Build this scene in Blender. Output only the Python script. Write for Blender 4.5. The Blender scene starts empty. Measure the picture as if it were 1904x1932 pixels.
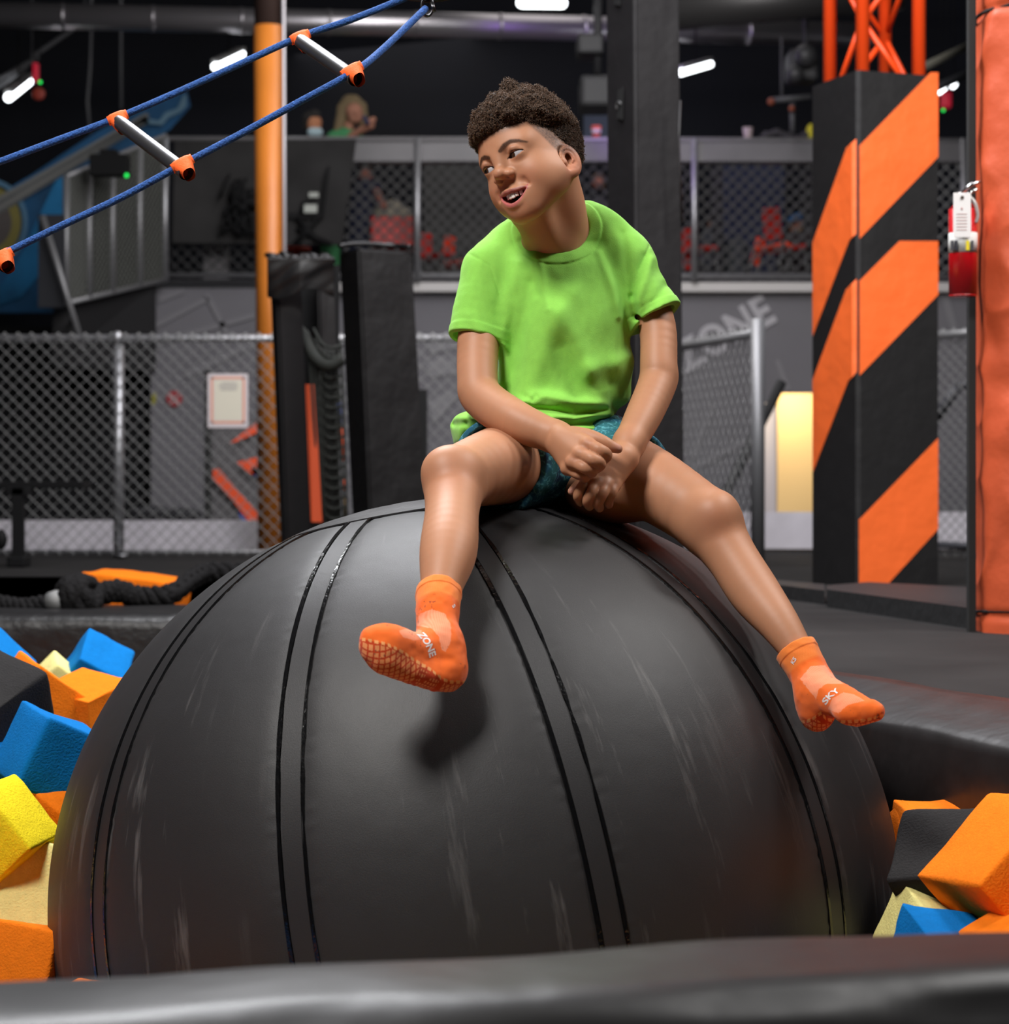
import bpy, bmesh, math, random
import numpy as np
from mathutils import Vector, Matrix, Euler
from mathutils.bvhtree import BVHTree
random.seed(7); RNG = np.random.default_rng(11)
C = bpy.context.scene.collection
SC = bpy.context.scene
# ------------------------------------------------------------------ camera
F = 4025.0; CZ = 0.36; CX = 952.0; HY = 927.0        # focal length in pixels, eye height, principal column and horizon row
cam = bpy.data.objects.new('camera', bpy.data.cameras.new('camera')); C.objects.link(cam)
cam.location = (0, 0, CZ); cam.rotation_euler = (math.pi/2, 0, 0)
cam.data.sensor_fit = 'HORIZONTAL'; cam.data.sensor_width = 36.0
cam.data.lens = 36.0*F/1904; cam.data.shift_y = -(966-HY)/1904
cam.data.dof.use_dof = True; cam.data.dof.focus_distance = 3.40; cam.data.dof.aperture_fstop = 6.5
cam.data.clip_end = 200; SC.camera = cam
# ------------------------------------------------------------------ world, exposure
w = bpy.data.worlds.new('hall_air'); SC.world = w; w.use_nodes = True
w.node_tree.nodes['Background'].inputs[0].default_value = (0.5, 0.52, 0.6, 1)
w.node_tree.nodes['Background'].inputs[1].default_value = 0.012
SC.view_settings.view_transform = 'Standard'; SC.view_settings.look = 'None'
SC.view_settings.gamma = 1.0; SC.view_settings.use_curve_mapping = False; SC.view_settings.exposure = 0.0
SC.cycles.use_denoising = True; SC.cycles.max_bounces = 6; SC.cycles.diffuse_bounces = 3; SC.cycles.glossy_bounces = 3
SC.cycles.caustics_reflective = False; SC.cycles.caustics_refractive = False
SC.cycles.sample_clamp_indirect = 5
# ------------------------------------------------------------------ large ceiling lamps of the hall (area lights), and one added for the pillar
def area(name, loc, aim, size, power, col=(1, 1, 1), size_y=None):
    l = bpy.data.lights.new(name, 'AREA'); l.energy = power; l.color = col; l.size = size
    if size_y: l.shape = 'RECTANGLE'; l.size_y = size_y
    o = bpy.data.objects.new(name, l); C.objects.link(o); o.location = loc
    d = Vector(aim)-Vector(loc); o.rotation_euler = d.to_track_quat('-Z', 'Y').to_euler(); return o
area('hall_area_light', (-1.5, 1.5, 3.4), (0.0, 3.5, 0.4), 0.9, 165, (1, 0.97, 0.93))
area('hall_area_light', (1.9, 3.1, 3.2), (0.1, 3.6, 0.3), 0.7, 55, (1, 0.98, 0.96))
area('hall_area_light', (-0.8, 5.4, 3.4), (-0.2, 3.6, 0.2), 1.4, 150, (0.96, 0.97, 1))
area('hall_area_light', (2.4, 4.4, 3.4), (1.8, 7.8, 0.9), 1.0, 120, (1, 0.97, 0.94))  # added unseen lamp, aimed to brighten the striped pillar
area('hall_area_light', (0.3, 8.0, 4.6), (0.3, 11.5, 0.4), 2.0, 270, (0.95, 0.95, 1), 6)
area('hall_area_light', (0.2, 12.2, 5.0), (0.3, 16.0, 1.5), 1.6, 205, (1, 0.97, 0.96), 7)
area('hall_area_light', (0.0, 19.0, 5.2), (0.3, 18.5, 2.2), 1.5, 42, (1, 0.95, 0.92), 7)

def P(px, py, Y):                                     # a point seen at that pixel of the photograph, Y metres away
    return np.array([(px-CX)/F*Y, Y, CZ+(HY-py)/F*Y])
def PV(px, py, Y): return Vector(P(px, py, Y))
# ------------------------------------------------------------------ materials
MAT = {}
def mat(name, col, rough=0.6, metal=0.0, spec=0.5, bump=None, emit=None, vcol=False, coat=0.0, sss=0.0, mottled=None, sheen=0.0):
    """procedural principled material; bump = (scale, strength, distance); mottled = (scale, amount)"""
    if name in MAT: return MAT[name]
    m = bpy.data.materials.new(name); m.use_nodes = True; nt = m.node_tree; b = nt.nodes['Principled BSDF']
    b.inputs['Base Color'].default_value = (*col, 1); b.inputs['Roughness'].default_value = rough
    b.inputs['Metallic'].default_value = metal; b.inputs['Specular IOR Level'].default_value = spec
    if coat: b.inputs['Coat Weight'].default_value = coat; b.inputs['Coat Roughness'].default_value = 0.25
    if sheen: b.inputs['Sheen Weight'].default_value = sheen
    if sss:
        b.inputs['Subsurface Weight'].default_value = sss; b.inputs['Subsurface Radius'].default_value = (1, 0.35, 0.2)
        b.inputs['Subsurface Scale'].default_value = 0.006
    tc = nt.nodes.new('ShaderNodeTexCoord')
    src = None
    if vcol:
        a = nt.nodes.new('ShaderNodeAttribute'); a.attribute_name = 'Col'; src = a.outputs['Color']
    if mottled:
        n = nt.nodes.new('ShaderNodeTexNoise'); n.inputs['Scale'].default_value = mottled[0]; n.inputs['Detail'].default_value = 4
        nt.links.new(tc.outputs['Object'], n.inputs['Vector'])
        r = nt.nodes.new('ShaderNodeMapRange'); r.inputs[1].default_value = 0.3; r.inputs[2].default_value = 0.7
        r.inputs[3].default_value = 1-mottled[1]; r.inputs[4].default_value = 1+mottled[1]
        nt.links.new(n.outputs['Fac'], r.inputs[0])
        mx = nt.nodes.new('ShaderNodeVectorMath'); mx.operation = 'SCALE'
        if src is not None: nt.links.new(src, mx.inputs[0])
        else: mx.inputs[0].default_value = col
        nt.links.new(r.outputs[0], mx.inputs['Scale']); src = mx.outputs[0]
    if src is not None: nt.links.new(src, b.inputs['Base Color'])
    if bump:
        n = nt.nodes.new('ShaderNodeTexNoise'); n.inputs['Scale'].default_value = bump[0]; n.inputs['Detail'].default_value = 3
        nt.links.new(tc.outputs['Object'], n.inputs['Vector'])
        bp = nt.nodes.new('ShaderNodeBump'); bp.inputs['Strength'].default_value = bump[1]; bp.inputs['Distance'].default_value = bump[2]
        nt.links.new(n.outputs['Fac'], bp.inputs['Height']); nt.links.new(bp.outputs[0], b.inputs['Normal'])
    if emit:
        b.inputs['Emission Color'].default_value = (*emit[0], 1); b.inputs['Emission Strength'].default_value = emit[1]
    MAT[name] = m; return m
# ------------------------------------------------------------------ object helpers
def tag(o, label=None, cat=None, group=None, kind=None):
    if label: o['label'] = label
    if cat: o['category'] = cat
    if group: o['group'] = group
    if kind: o['kind'] = kind
    return o
def thing(name, label, cat, loc=(0, 0, 0), group=None):
    o = bpy.data.objects.new(name, None); C.objects.link(o); o.location = loc; o.empty_display_size = 0.05
    return tag(o, label, cat, group)
def put(name, me, m, parent=None, smooth=False, label=None):
    o = bpy.data.objects.new(name, me); C.objects.link(o)
    for x in (m if isinstance(m, (list, tuple)) else [m]): me.materials.append(x)
    if smooth:
        me.polygons.foreach_set('use_smooth', [True]*len(me.polygons))
    if parent is not None:
        o.parent = parent; o.matrix_parent_inverse = Matrix.Translation(-parent.location)   # children are modelled in world space
    if label: o['label'] = label
    return o
class MB:
    """collects shapes, then becomes ONE mesh object"""
    def __init__(s): s.bm = bmesh.new(); s.mi = 0
    def _m(s, fs):
        for f in fs: f.material_index = s.mi
    def box(s, lo, hi, rot=None, bevel=0.0, at=None, seg=2):
        lo = Vector(lo); hi = Vector(hi); c = (lo+hi)/2; d = hi-lo
        t = bmesh.ops.create_cube(s.bm, size=1.0); vs = t['verts']
        M = Matrix.Diagonal((*d, 1))
        if rot is not None: M = (rot.to_4x4() if hasattr(rot, 'to_4x4') else Euler(rot).to_matrix().to_4x4()) @ M
        bmesh.ops.transform(s.bm, matrix=Matrix.Translation(at if at is not None else c) @ M, verts=vs)
        fs = list({f for v in vs for f in v.link_faces}); s._m(fs)
        if bevel:
            es = list({e for v in vs for e in v.link_edges})
            r = bmesh.ops.bevel(s.bm, geom=es, offset=bevel, segments=seg, profile=0.5, affect='EDGES'); s._m(r['faces'])
        return s
    def cyl(s, a, b, r, r2=None, n=16, cap=True):
        a = Vector(a); b = Vector(b); d = b-a
        if d.length < 1e-7: return s
        t = bmesh.ops.create_cone(s.bm, cap_ends=cap, segments=n, radius1=r, radius2=r if r2 is None else r2, depth=d.length)
        q = d.to_track_quat('Z', 'Y').to_matrix().to_4x4()
        bmesh.ops.transform(s.bm, matrix=Matrix.Translation((a+b)/2) @ q, verts=t['verts'])
        fs = {f for v in t['verts'] for f in v.link_faces}; s._m(fs)
        for f in fs: f.smooth = len(f.verts) == 4
        return s
    def ball(s, c, r, sub=2, sc=(1, 1, 1), rot=None):
        t = bmesh.ops.create_icosphere(s.bm, subdivisions=sub, radius=r)
        M = Matrix.Diagonal((*sc, 1))
        if rot is not None: M = Euler(rot).to_matrix().to_4x4() @ M
        bmesh.ops.transform(s.bm, matrix=Matrix.Translation(c) @ M, verts=t['verts'])
        fs = {f for v in t['verts'] for f in v.link_faces}; s._m(fs)
        for f in fs: f.smooth = True
        return s
    def tube(s, pts, r, n=8, closed=False, cap=True):
        pts = [Vector(p) for p in pts]; N = len(pts); rs = r if isinstance(r, (list, tuple, np.ndarray)) else [r]*N
        rings = []; up = None
        for i, p in enumerate(pts):
            a = pts[i-1] if (i or closed) else p; b = pts[(i+1) % N] if (i < N-1 or closed) else p
            t = (b-a).normalized()
            if up is None: up = t.orthogonal().normalized()
            up = (up-t*up.dot(t)).normalized(); sd = t.cross(up)
            rings.append([s.bm.verts.new(p+(up*math.cos(k*2*math.pi/n)+sd*math.sin(k*2*math.pi/n))*rs[i]) for k in range(n)])
        for i in range(N if closed else N-1):
            A = rings[i]; B = rings[(i+1) % N]
            for k in range(n):
                f = s.bm.faces.new((A[k], A[(k+1) % n], B[(k+1) % n], B[k])); f.smooth = True; f.material_index = s.mi
        if cap and not closed:
            for R_ in (rings[0][::-1], rings[-1]): f = s.bm.faces.new(R_); f.material_index = s.mi
        return s
    def prism(s, poly, d, depth):
        """closed 3-D polygon extruded along d"""
        d = Vector(d).normalized()*depth
        A = [s.bm.verts.new(Vector(p)) for p in poly]; B = [s.bm.verts.new(Vector(p)+d) for p in poly]
        n = len(A); fs = [s.bm.faces.new(A), s.bm.faces.new(B[::-1])]
        for i in range(n): fs.append(s.bm.faces.new((A[i], B[i], B[(i+1) % n], A[(i+1) % n])))
        s._m(fs); bmesh.ops.recalc_face_normals(s.bm, faces=fs); return s
    def quad(s, ps):
        f = s.bm.faces.new([s.bm.verts.new(Vector(p)) for p in ps]); f.material_index = s.mi; return s
    def mesh(s, name='mesh'):
        me = bpy.data.meshes.new(name); s.bm.to_mesh(me); s.bm.free(); return me
    def build(s, name, m, parent=None, label=None): return put(name, s.mesh(name), m, parent, False, label)
def structure(o): o['kind'] = 'structure'; return o
def copy_tree(o, parent=None):
    c = o.copy(); C.objects.link(c)
    if parent is not None: c.parent = parent
    for ch in list(o.children): copy_tree(ch, c)
    return c
def catmull(pts, n):
    pts = [np.asarray(p, float) for p in pts]; pp = [2*pts[0]-pts[1]]+pts+[2*pts[-1]-pts[-2]]; out = []
    for i in range(1, len(pp)-2):
        a, b, c, d = pp[i-1:i+3]
        for t in np.linspace(0, 1, n, endpoint=False):
            out.append(0.5*((2*b)+(-a+c)*t+(2*a-5*b+4*c-d)*t*t+(-a+3*b-3*c+d)*t**3))
    out.append(pts[-1]); return out
# ------------------------------------------------------------------ implicit surfaces (for the body and the cloth)
def _hash(i, j, k):
    n = (i*374761393+j*668265263+k*2147483647) & 0xffffffff
    n = ((n ^ (n >> 13))*1274126177) & 0xffffffff
    return ((n ^ (n >> 16)) & 0xffff)/65535.0
def noise(p, sc):
    q = p*sc; f = np.floor(q).astype(np.int64); t = q-f; t = t*t*(3-2*t); r = 0
    for a in (0, 1):
        for b in (0, 1):
            for c in (0, 1):
                wgt = (t[..., 0] if a else 1-t[..., 0])*(t[..., 1] if b else 1-t[..., 1])*(t[..., 2] if c else 1-t[..., 2])
                r = r+wgt*_hash(f[..., 0]+a, f[..., 1]+b, f[..., 2]+c)
    return r*2-1
def smin(a, b, k):
    if k <= 0: return np.minimum(a, b)
    h = np.maximum(k-np.abs(a-b), 0)/k; return np.minimum(a, b)-h*h*k*0.25
def smax(a, b, k): return -smin(-a, -b, k)
def sstep(a, b, x):
    t = np.clip((x-a)/(b-a), 0, 1); return t*t*(3-2*t)
class Pr:
    """one primitive: f(points) -> distance, with a bounding ball"""
    def __init__(s, f, c, r, op='u', k=0.0): s.f = f; s.c = np.asarray(c, float); s.r = r; s.op = op; s.k = k
def Cap(a, b, ra, rb=None, op='u', k=0.0):
    a = np.asarray(a, float); b = np.asarray(b, float); rb = ra if rb is None else rb; d = b-a; L = d@d
    def f(p):
        t = np.clip(((p-a)@d)/L, 0, 1); return np.linalg.norm(p-a-t[..., None]*d, axis=-1)-(ra+(rb-ra)*t)
    return Pr(f, (a+b)/2, L**.5/2+max(ra, rb), op, k)
def Ell(c, r, R=None, op='u', k=0.0):
    c = np.asarray(c, float); r = np.asarray(r, float)
    def f(p):
        q = p-c
        if R is not None: q = q@R                     # R columns = local axes
        k0 = np.linalg.norm(q/r, axis=-1); k1 = np.linalg.norm(q/(r*r), axis=-1)+1e-9
        return k0*(k0-1)/k1
    return Pr(f, c, max(r), op, k)
def Chain(pts, rs, op='u', k=0.0, kin=0.01):
    """tapered tube through the points"""
    pts = [np.asarray(p, float) for p in pts]; segs = [Cap(pts[i], pts[i+1], rs[i], rs[i+1]) for i in range(len(pts)-1)]
    def f(p):
        d = segs[0].f(p)
        for s in segs[1:]: d = smin(d, s.f(p), kin)
        return d
    c = sum(pts)/len(pts); return Pr(f, c, max(np.linalg.norm(q-c)+r for q, r in zip(pts, rs)), op, k)
def Loft(rows, op='u', k=0.0):
    """rows of (z, cx, cy, rx, ry): an upright body of elliptic sections"""
    rows = sorted(rows); rows = np.array(catmull(rows, 8)) if len(rows) > 2 else np.array(rows, float); Z = rows[:, 0]; A = rows[:, 1:]
    def f(p):
        z = np.clip(p[..., 2], Z[0], Z[-1]); cx, cy, rx, ry = (np.interp(z, Z, A[:, i]) for i in range(4))
        qx = (p[..., 0]-cx)/rx; qy = (p[..., 1]-cy)/ry; k0 = np.sqrt(qx*qx+qy*qy); k1 = np.sqrt((qx/rx)**2+(qy/ry)**2)+1e-9
        d = np.where(k0 > 0.3, k0*(k0-1)/k1, -np.minimum(rx, ry)*0.6); dz = np.abs(p[..., 2]-z); o = np.maximum(d, 0)
        return np.where(dz > 0, np.sqrt(o*o+dz*dz), np.maximum(d, -np.minimum(p[..., 2]-Z[0], Z[-1]-p[..., 2])))
    zc = (Z[0]+Z[-1])/2; return Pr(f, (A[:, 0].mean(), A[:, 1].mean(), zc), (Z[-1]-Z[0])/2+A[:, 2:].max()*1.4, op, k)
def evals(prims, p, near=None, rad=0.0):
    d = np.full(p.shape[:-1], 1.0); km = 2*max(q.k for q in prims)+0.018
    for q in prims:
        if near is not None and np.linalg.norm(q.c-near) > q.r+rad+km: continue
        v = q.f(p)
        d = smin(d, v, q.k) if q.op == 'u' else smax(d, -v, q.k) if q.op == 's' else smax(d, v, q.k)
    return d
def isosurface(prims, lo, hi, h, post=None, nb=14):
    """surface nets over sparse blocks; post(points, d) may displace the field"""
    lo = np.asarray(lo, float); hi = np.asarray(hi, float)
    nbk = np.ceil((hi-lo)/(h*nb)).astype(int)
    G = np.stack(np.meshgrid(*[np.arange(n) for n in nbk], indexing='ij'), -1).reshape(-1, 3)
    cen = lo+(G+0.5)*nb*h; half = nb*h*0.5*1.7321
    dc = evals(prims, cen); act = G[np.abs(dc) < half*1.45+0.012]
    N = nb+2; off = np.stack(np.meshgrid(*[np.arange(N)]*3, indexing='ij'), -1)
    dims = nbk*nb+4
    def cid(c): return ((c[..., 0]+1)*dims[1]+(c[..., 1]+1))*dims[2]+(c[..., 2]+1)
    ids = []; pos = []; quads = []
    E = [((0, 0, 0), (1, 0, 0)), ((0, 0, 0), (0, 1, 0)), ((0, 0, 0), (0, 0, 1)), ((1, 0, 0), (1, 1, 0)), ((1, 0, 0), (1, 0, 1)), ((0, 1, 0), (1, 1, 0)),
         ((0, 1, 0), (0, 1, 1)), ((0, 0, 1), (1, 0, 1)), ((0, 0, 1), (0, 1, 1)), ((1, 1, 0), (1, 1, 1)), ((1, 0, 1), (1, 1, 1)), ((0, 1, 1), (1, 1, 1))]
    for g in act:
        base = g*nb; p = lo+(base+off)*h; c0 = lo+(g+0.5)*nb*h
        d = evals(prims, p, c0, half+h*3)
        if post is not None: d = post(p, d)
        s = d < 0
        if s.all() or not s.any(): continue
        M = nb
        cnt = sum(s[a:M+a, b:M+b, c:M+c].astype(np.int8) for a in (0, 1) for b in (0, 1) for c in (0, 1))
        ci = np.argwhere((cnt > 0) & (cnt < 8))
        if len(ci):
            acc = np.zeros((len(ci), 3)); num = np.zeros(len(ci))
            for a, b in E:
                ia = ci+a; ib = ci+b; da = d[tuple(ia.T)]; db = d[tuple(ib.T)]; m = (da < 0) != (db < 0)
                t = np.where(m, da/np.where(m, da-db, 1), 0)[:, None]
                acc += np.where(m[:, None], np.array(a)+t*(np.array(b)-np.array(a)), 0); num += m
            ids.append(cid(ci+base)); pos.append(lo+(ci+base+acc/num[:, None])*h)
        for ax in range(3):
            sh = [0, 0, 0]; sh[ax] = 1
            s0 = s[:M, :M, :M]; s1 = s[sh[0]:M+sh[0], sh[1]:M+sh[1], sh[2]:M+sh[2]]
            for inside in (True, False):
                e = np.argwhere((s0 == inside) & (s1 == (not inside)))
                if not len(e): continue
                e = e+base; u = np.zeros(3, int); v = np.zeros(3, int); u[(ax+1) % 3] = 1; v[(ax+2) % 3] = 1
                q = np.stack([cid(e), cid(e-u), cid(e-u-v), cid(e-v)], 1)
                quads.append(q if inside else q[:, ::-1])
    ids = np.concatenate(ids); pos = np.concatenate(pos); q = np.concatenate(quads)
    o = np.argsort(ids); ids = ids[o]; pos = pos[o]
    qi = np.searchsorted(ids, q); qi = np.clip(qi, 0, len(ids)-1); ok = (ids[qi] == q).all(1); qi = qi[ok]
    return pos, qi
def nets_mesh(name, pos, q, smooth_iter=1):
    for _ in range(smooth_iter):                      # light Laplacian pass
        acc = np.zeros_like(pos); cnt = np.zeros(len(pos))
        for a in range(4):
            for b in ((a+1) % 4, (a+3) % 4):
                np.add.at(acc, q[:, a], pos[q[:, b]]); np.add.at(cnt, q[:, a], 1)
        m = cnt > 0; pos = pos.copy(); pos[m] = 0.5*pos[m]+0.5*acc[m]/cnt[m][:, None]
    me = bpy.data.meshes.new(name); me.vertices.add(len(pos)); me.vertices.foreach_set('co', pos.ravel())
    me.loops.add(q.size); me.loops.foreach_set('vertex_index', q.ravel())
    me.polygons.add(len(q)); me.polygons.foreach_set('loop_start', np.arange(0, q.size, 4)); me.polygons.foreach_set('loop_total', np.full(len(q), 4))
    me.update(calc_edges=True); me.validate(); me.polygons.foreach_set('use_smooth', [True]*len(me.polygons))
    return me, pos
def paint(me, cols):
    a = me.color_attributes.new('Col', 'FLOAT_COLOR', 'POINT'); c = np.ones((len(cols), 4)); c[:, :3] = cols
    a.data.foreach_set('color', c.ravel())
def mixc(c, col, m): return c*(1-m[:, None])+np.asarray(col)*m[:, None]
def pxy(p): return CX+p[..., 0]/p[..., 1]*F, HY-(p[..., 2]-CZ)/p[..., 1]*F
def inpoly(x, y, poly):
    r = np.zeros(x.shape, bool); n = len(poly)
    for i in range(n):
        (x0, y0), (x1, y1) = poly[i], poly[(i+1) % n]
        c = ((y0 > y) != (y1 > y)) & (x < (x1-x0)*(y-y0)/(y1-y0+1e-9)+x0); r ^= c
    return r
def polydist2(x, z, pts):
    d = np.full(x.shape, 1e9)
    for (ax, az), (bx, bz) in zip(pts[:-1], pts[1:]):
        dx, dz = bx-ax, bz-az; L = dx*dx+dz*dz+1e-12; t = np.clip(((x-ax)*dx+(z-az)*dz)/L, 0, 1)
        d = np.minimum(d, np.hypot(x-ax-t*dx, z-az-t*dz))
    return d
# ------------------------------------------------------------------ the hall: floor, pits, walls, ceiling
def ray_plane(px, py, p0, n):
    d = Vector(((px-CX)/F, 1, (HY-py)/F)); o = Vector((0, 0, CZ)); n = Vector(n); t = (Vector(p0)-o).dot(n)/d.dot(n); return o+d*t
floor_m = mat('deck_mat', (0.019, 0.018, 0.018), rough=0.8, spec=0.2, bump=(400, 0.5, 0.002), mottled=(3.0, 0.25))
pit_m = mat('pit_vinyl', (0.010, 0.009, 0.009), rough=0.5, bump=(30, 0.25, 0.006))
def farx(Y): return 0.666-0.404*(Y-4.2)
def nearx(Y): return 0.685-0.462*(Y-3.9)
m = MB(); m.prism([(farx(1.2), 1.2, 0), (5.5, 1.2, 0), (5.5, 17.0, 0), (-6.5, 17.0, 0), (-6.5, 8.9, 0), (-0.9, 8.9, 0), (-0.9, 6.62, 0), (farx(6.62), 6.62, 0)], (0, 0, -1), 0.12)
structure(m.build('floor', floor_m))
m = MB(); m.box((-6.5, 1.0, -1.14), (5.5, 9.0, -1.06)); structure(m.build('floor_pit', mat('pit_base', (0.02, 0.02, 0.02), rough=0.9)))
def wallprism(name, a, b, z0, z1, th, m_):
    a = Vector(a); b = Vector(b); d = (b-a).normalized(); n = Vector((-d.y, d.x, 0))
    q = MB(); q.prism([(a.x, a.y, z0), (b.x, b.y, z0), (b.x, b.y, z1), (a.x, a.y, z1)], n, th); return structure(q.build(name, m_))
wallprism('wall_pit_right', (nearx(1.0)+0.012, 1.0, 0), (nearx(6.0)+0.012, 6.0, 0), -1.06, -0.06, -0.10, pit_m)
wallprism('wall_pit_back', (-6.4, 6.12, 0), (-0.33, 6.12, 0), -1.06, -0.1, 0.3, pit_m)
wallprism('wall_pit_far', (-6.4, 8.9, 0), (-0.9, 8.9, 0), -1.06, -0.0, 0.1, pit_m)
wallprism('wall_pit_front', (-3.2, 1.47, 0), (1.9, 1.47, 0), -1.06, -0.30, 0.06, pit_m)
wallprism('wall_pit_left', (-3.2, 1.4, 0), (-3.2, 6.1, 0), -1.06, 0.0, 0.1, pit_m)
# walls of the building
dark = mat('dark_wall', (0.0035, 0.0045, 0.0085), rough=0.9, mottled=(0.6, 0.5))
navy = mat('navy_wall', (0.006, 0.010, 0.028), rough=0.85, mottled=(0.5, 0.5))
grey = mat('grey_wall', (0.165, 0.160, 0.176), rough=0.85, mottled=(1.2, 0.10))
q = MB(); q.box((-7, 21.0, -0.2), (7, 21.2, 6.2)); structure(q.build('wall_back', dark))
q = MB(); q.box((-7.2, 1.0, -1.14), (-7, 21.2, 6.2)); structure(q.build('wall_left', dark))
q = MB(); q.box((7, 1.0, -1.14), (7.2, 21.2, 6.2)); structure(q.build('wall_right', dark))
q = MB(); q.box((-7.2, 1.0, 6.2), (7.2, 21.2, 6.35)); structure(q.build('ceiling', mat('black_ceiling', (0.005, 0.005, 0.006), rough=0.9)))
# face of the upper deck with its floor
x0 = P(285, 0, 16.6)[0]
q = MB(); q.box((x0, 16.6, 0.0), (6.9, 16.8, 1.94)); q.box((-1.0, 16.55, 1.94), (6.9, 21.0, 2.03)); structure(q.build('wall_under_deck', grey))
q = MB(); q.box((x0, 16.80, 1.90), (-1.0, 21.0, 2.03)); structure(q.build('floor_upper_deck', mat('upper_floor', (0.05, 0.05, 0.055), rough=0.8)))
q = MB(); q.box((P(640, 0, 16.5)[0], 16.48, 1.90), (P(1900, 0, 16.5)[0], 16.56, 1.975), bevel=0.01); structure(q.build('trim_1', mat('deck_edge', (0.55, 0.53, 0.52), rough=0.5)))
# dark space under the stair at far left
q = MB(); q.box((-6.9, 18.0, 0.0), (x0-0.05, 18.1, 1.75)); q.box((-6.9, 16.9, 0.0), (x0-0.02, 17.0, 1.35)); structure(q.build('wall_stair_recess', mat('recess_shade', (0.004, 0.004, 0.005), rough=0.95)))  # near-black colour puts the shade of the opening into these walls
q = MB(); pts = [P(100, 600, 15.6), P(140, 572, 15.6), P(288, 540, 16.4), P(288, 700, 16.4), P(100, 690, 15.6)]
q.prism(pts, (0.1, 1, 0), 0.10); structure(q.build('wall_stair_side', mat('stair_side', (0.016, 0.0155, 0.017), rough=0.85)))
# low kerb wall at the foot of the far fence
q = MB(); q.box((-6.4, 12.80, 0.0), (P(1000, 0, 12.8)[0], 12.95, 0.185)); q.box((P(1430, 0, 12.8)[0], 12.80, 0.015), (5.4, 12.95, 0.235)); structure(q.build('trim_2', mat('kerb_pale', (0.60, 0.57, 0.62), rough=0.7, mottled=(6, 0.08))))
q = MB(); q.box((P(1000, 0, 12.8)[0], 12.82, 0.0), (P(1430, 0, 12.8)[0], 12.95, 0.235)); structure(q.build('trim_3', mat('kerb_pale2', (0.50, 0.47, 0.52), rough=0.7)))
# warm lit doorway at right
dp = mat('warm_board', (0.80, 0.55, 0.24), rough=0.7)
q = MB(); q.box((P(1467, 0, 14.5)[0], 14.5, 0.17), (P(1640, 0, 14.5)[0], 14.56, P(0, 742, 14.5)[2])); structure(q.build('door_1', dp))
q = MB(); q.box((P(1440, 0, 14.6)[0], 14.57, 0.0), (P(1466, 0, 14.6)[0], 14.64, P(0, 760, 14.6)[2])); structure(q.build('trim_4', mat('door_trim', (0.42, 0.40, 0.44), rough=0.6)))
area('doorway_downlight', P(1500, 728, 14.2), P(1500, 860, 14.6), 0.25, 4.2, (1, 0.80, 0.5))
# ceiling beams
for i, (Y, px0, px1) in enumerate(((14.2, -300, 2300), (17.8, -300, 2300))):
    q = MB(); z = P(0, 0, Y)[2]+0.25
    q.box((P(px0, 0, Y)[0], Y, z), (P(px1, 0, Y)[0], Y+0.15, z+0.06)); q.box((P(px0, 0, Y)[0], Y, z+0.42), (P(px1, 0, Y)[0], Y+0.15, z+0.48))
    a = P(px0, 0, Y)[0]; b = P(px1, 0, Y)[0]; n = 18
    for k in range(n):
        xa = a+(b-a)*k/n; xb = a+(b-a)*(k+0.5)/n; xc = a+(b-a)*(k+1)/n
        q.cyl((xa, Y+0.07, z+0.04), (xb, Y+0.07, z+0.44), 0.015, n=6); q.cyl((xb, Y+0.07, z+0.44), (xc, Y+0.07, z+0.04), 0.015, n=6)
    structure(q.build('trim_%d' % (5+i), mat('roof_joist', (0.03, 0.03, 0.033), rough=0.6)))
# lettering and printed shapes on the walls
def wall_text(body, size, cen, rot, shear, m_, name, label, cat, xs=1.0, parent=None, ext=0.002):
    cu = bpy.data.curves.new('t', 'FONT'); cu.body = body; cu.size = size; cu.align_x = 'CENTER'; cu.align_y = 'CENTER'; cu.extrude = ext; cu.resolution_u = 4; cu.offset = size*0.035; cu.space_character = 1.08
    o = bpy.data.objects.new('t', cu); C.objects.link(o); dg = bpy.context.evaluated_depsgraph_get(); me = bpy.data.meshes.new_from_object(o.evaluated_get(dg)); bpy.data.objects.remove(o)
    M = Matrix.Translation(cen) @ Matrix.Rotation(rot, 4, 'Y') @ Matrix.Rotation(math.pi/2, 4, 'X') @ Matrix.Diagonal((xs, 1, 1, 1))
    me.transform(M); return me
def flat(px_pts, Y, m_, name, parent=None, th=0.006):
    q = MB(); q.prism([P(x, y, Y) for x, y in px_pts], (0, 1, 0), th); return q.build(name, m_, parent)
paleg = mat('pale_paint', (0.42, 0.41, 0.44), rough=0.8); faint = mat('faint_paint', (0.20, 0.195, 0.21), rough=0.85)
tx = thing('wall_lettering', 'pale slanted capital letters painted on the grey wall under the upper deck', 'sign', tuple(P(1370, 630, 16.58)))
me = wall_text('ZONE', 0.33, PV(1368, 632, 16.585), math.radians(-30), 0, paleg, '', '', '', 0.86); put('letters', me, paleg, tx)
gr = thing('wall_graphic', 'faint pale geometric lines painted on the grey wall below the dark screen', 'graphic', tuple(P(380, 590, 16.58)))
for k, pl in enumerate([[(290, 610), (390, 560), (396, 566), (290, 622)], [(300, 640), (480, 590), (480, 600), (300, 652)], [(350, 700), (480, 640), (480, 654), (350, 716)], [(385, 556), (394, 553), (440, 640), (430, 645)], [(300, 560), (345, 545), (350, 552), (300, 572)]]):
    flat(pl, 16.58, faint, 'stroke', gr)
gr = thing('wall_graphic', 'faint pale strokes painted on the grey wall at right behind the fence', 'graphic', tuple(P(1400, 800, 16.58)))
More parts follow.
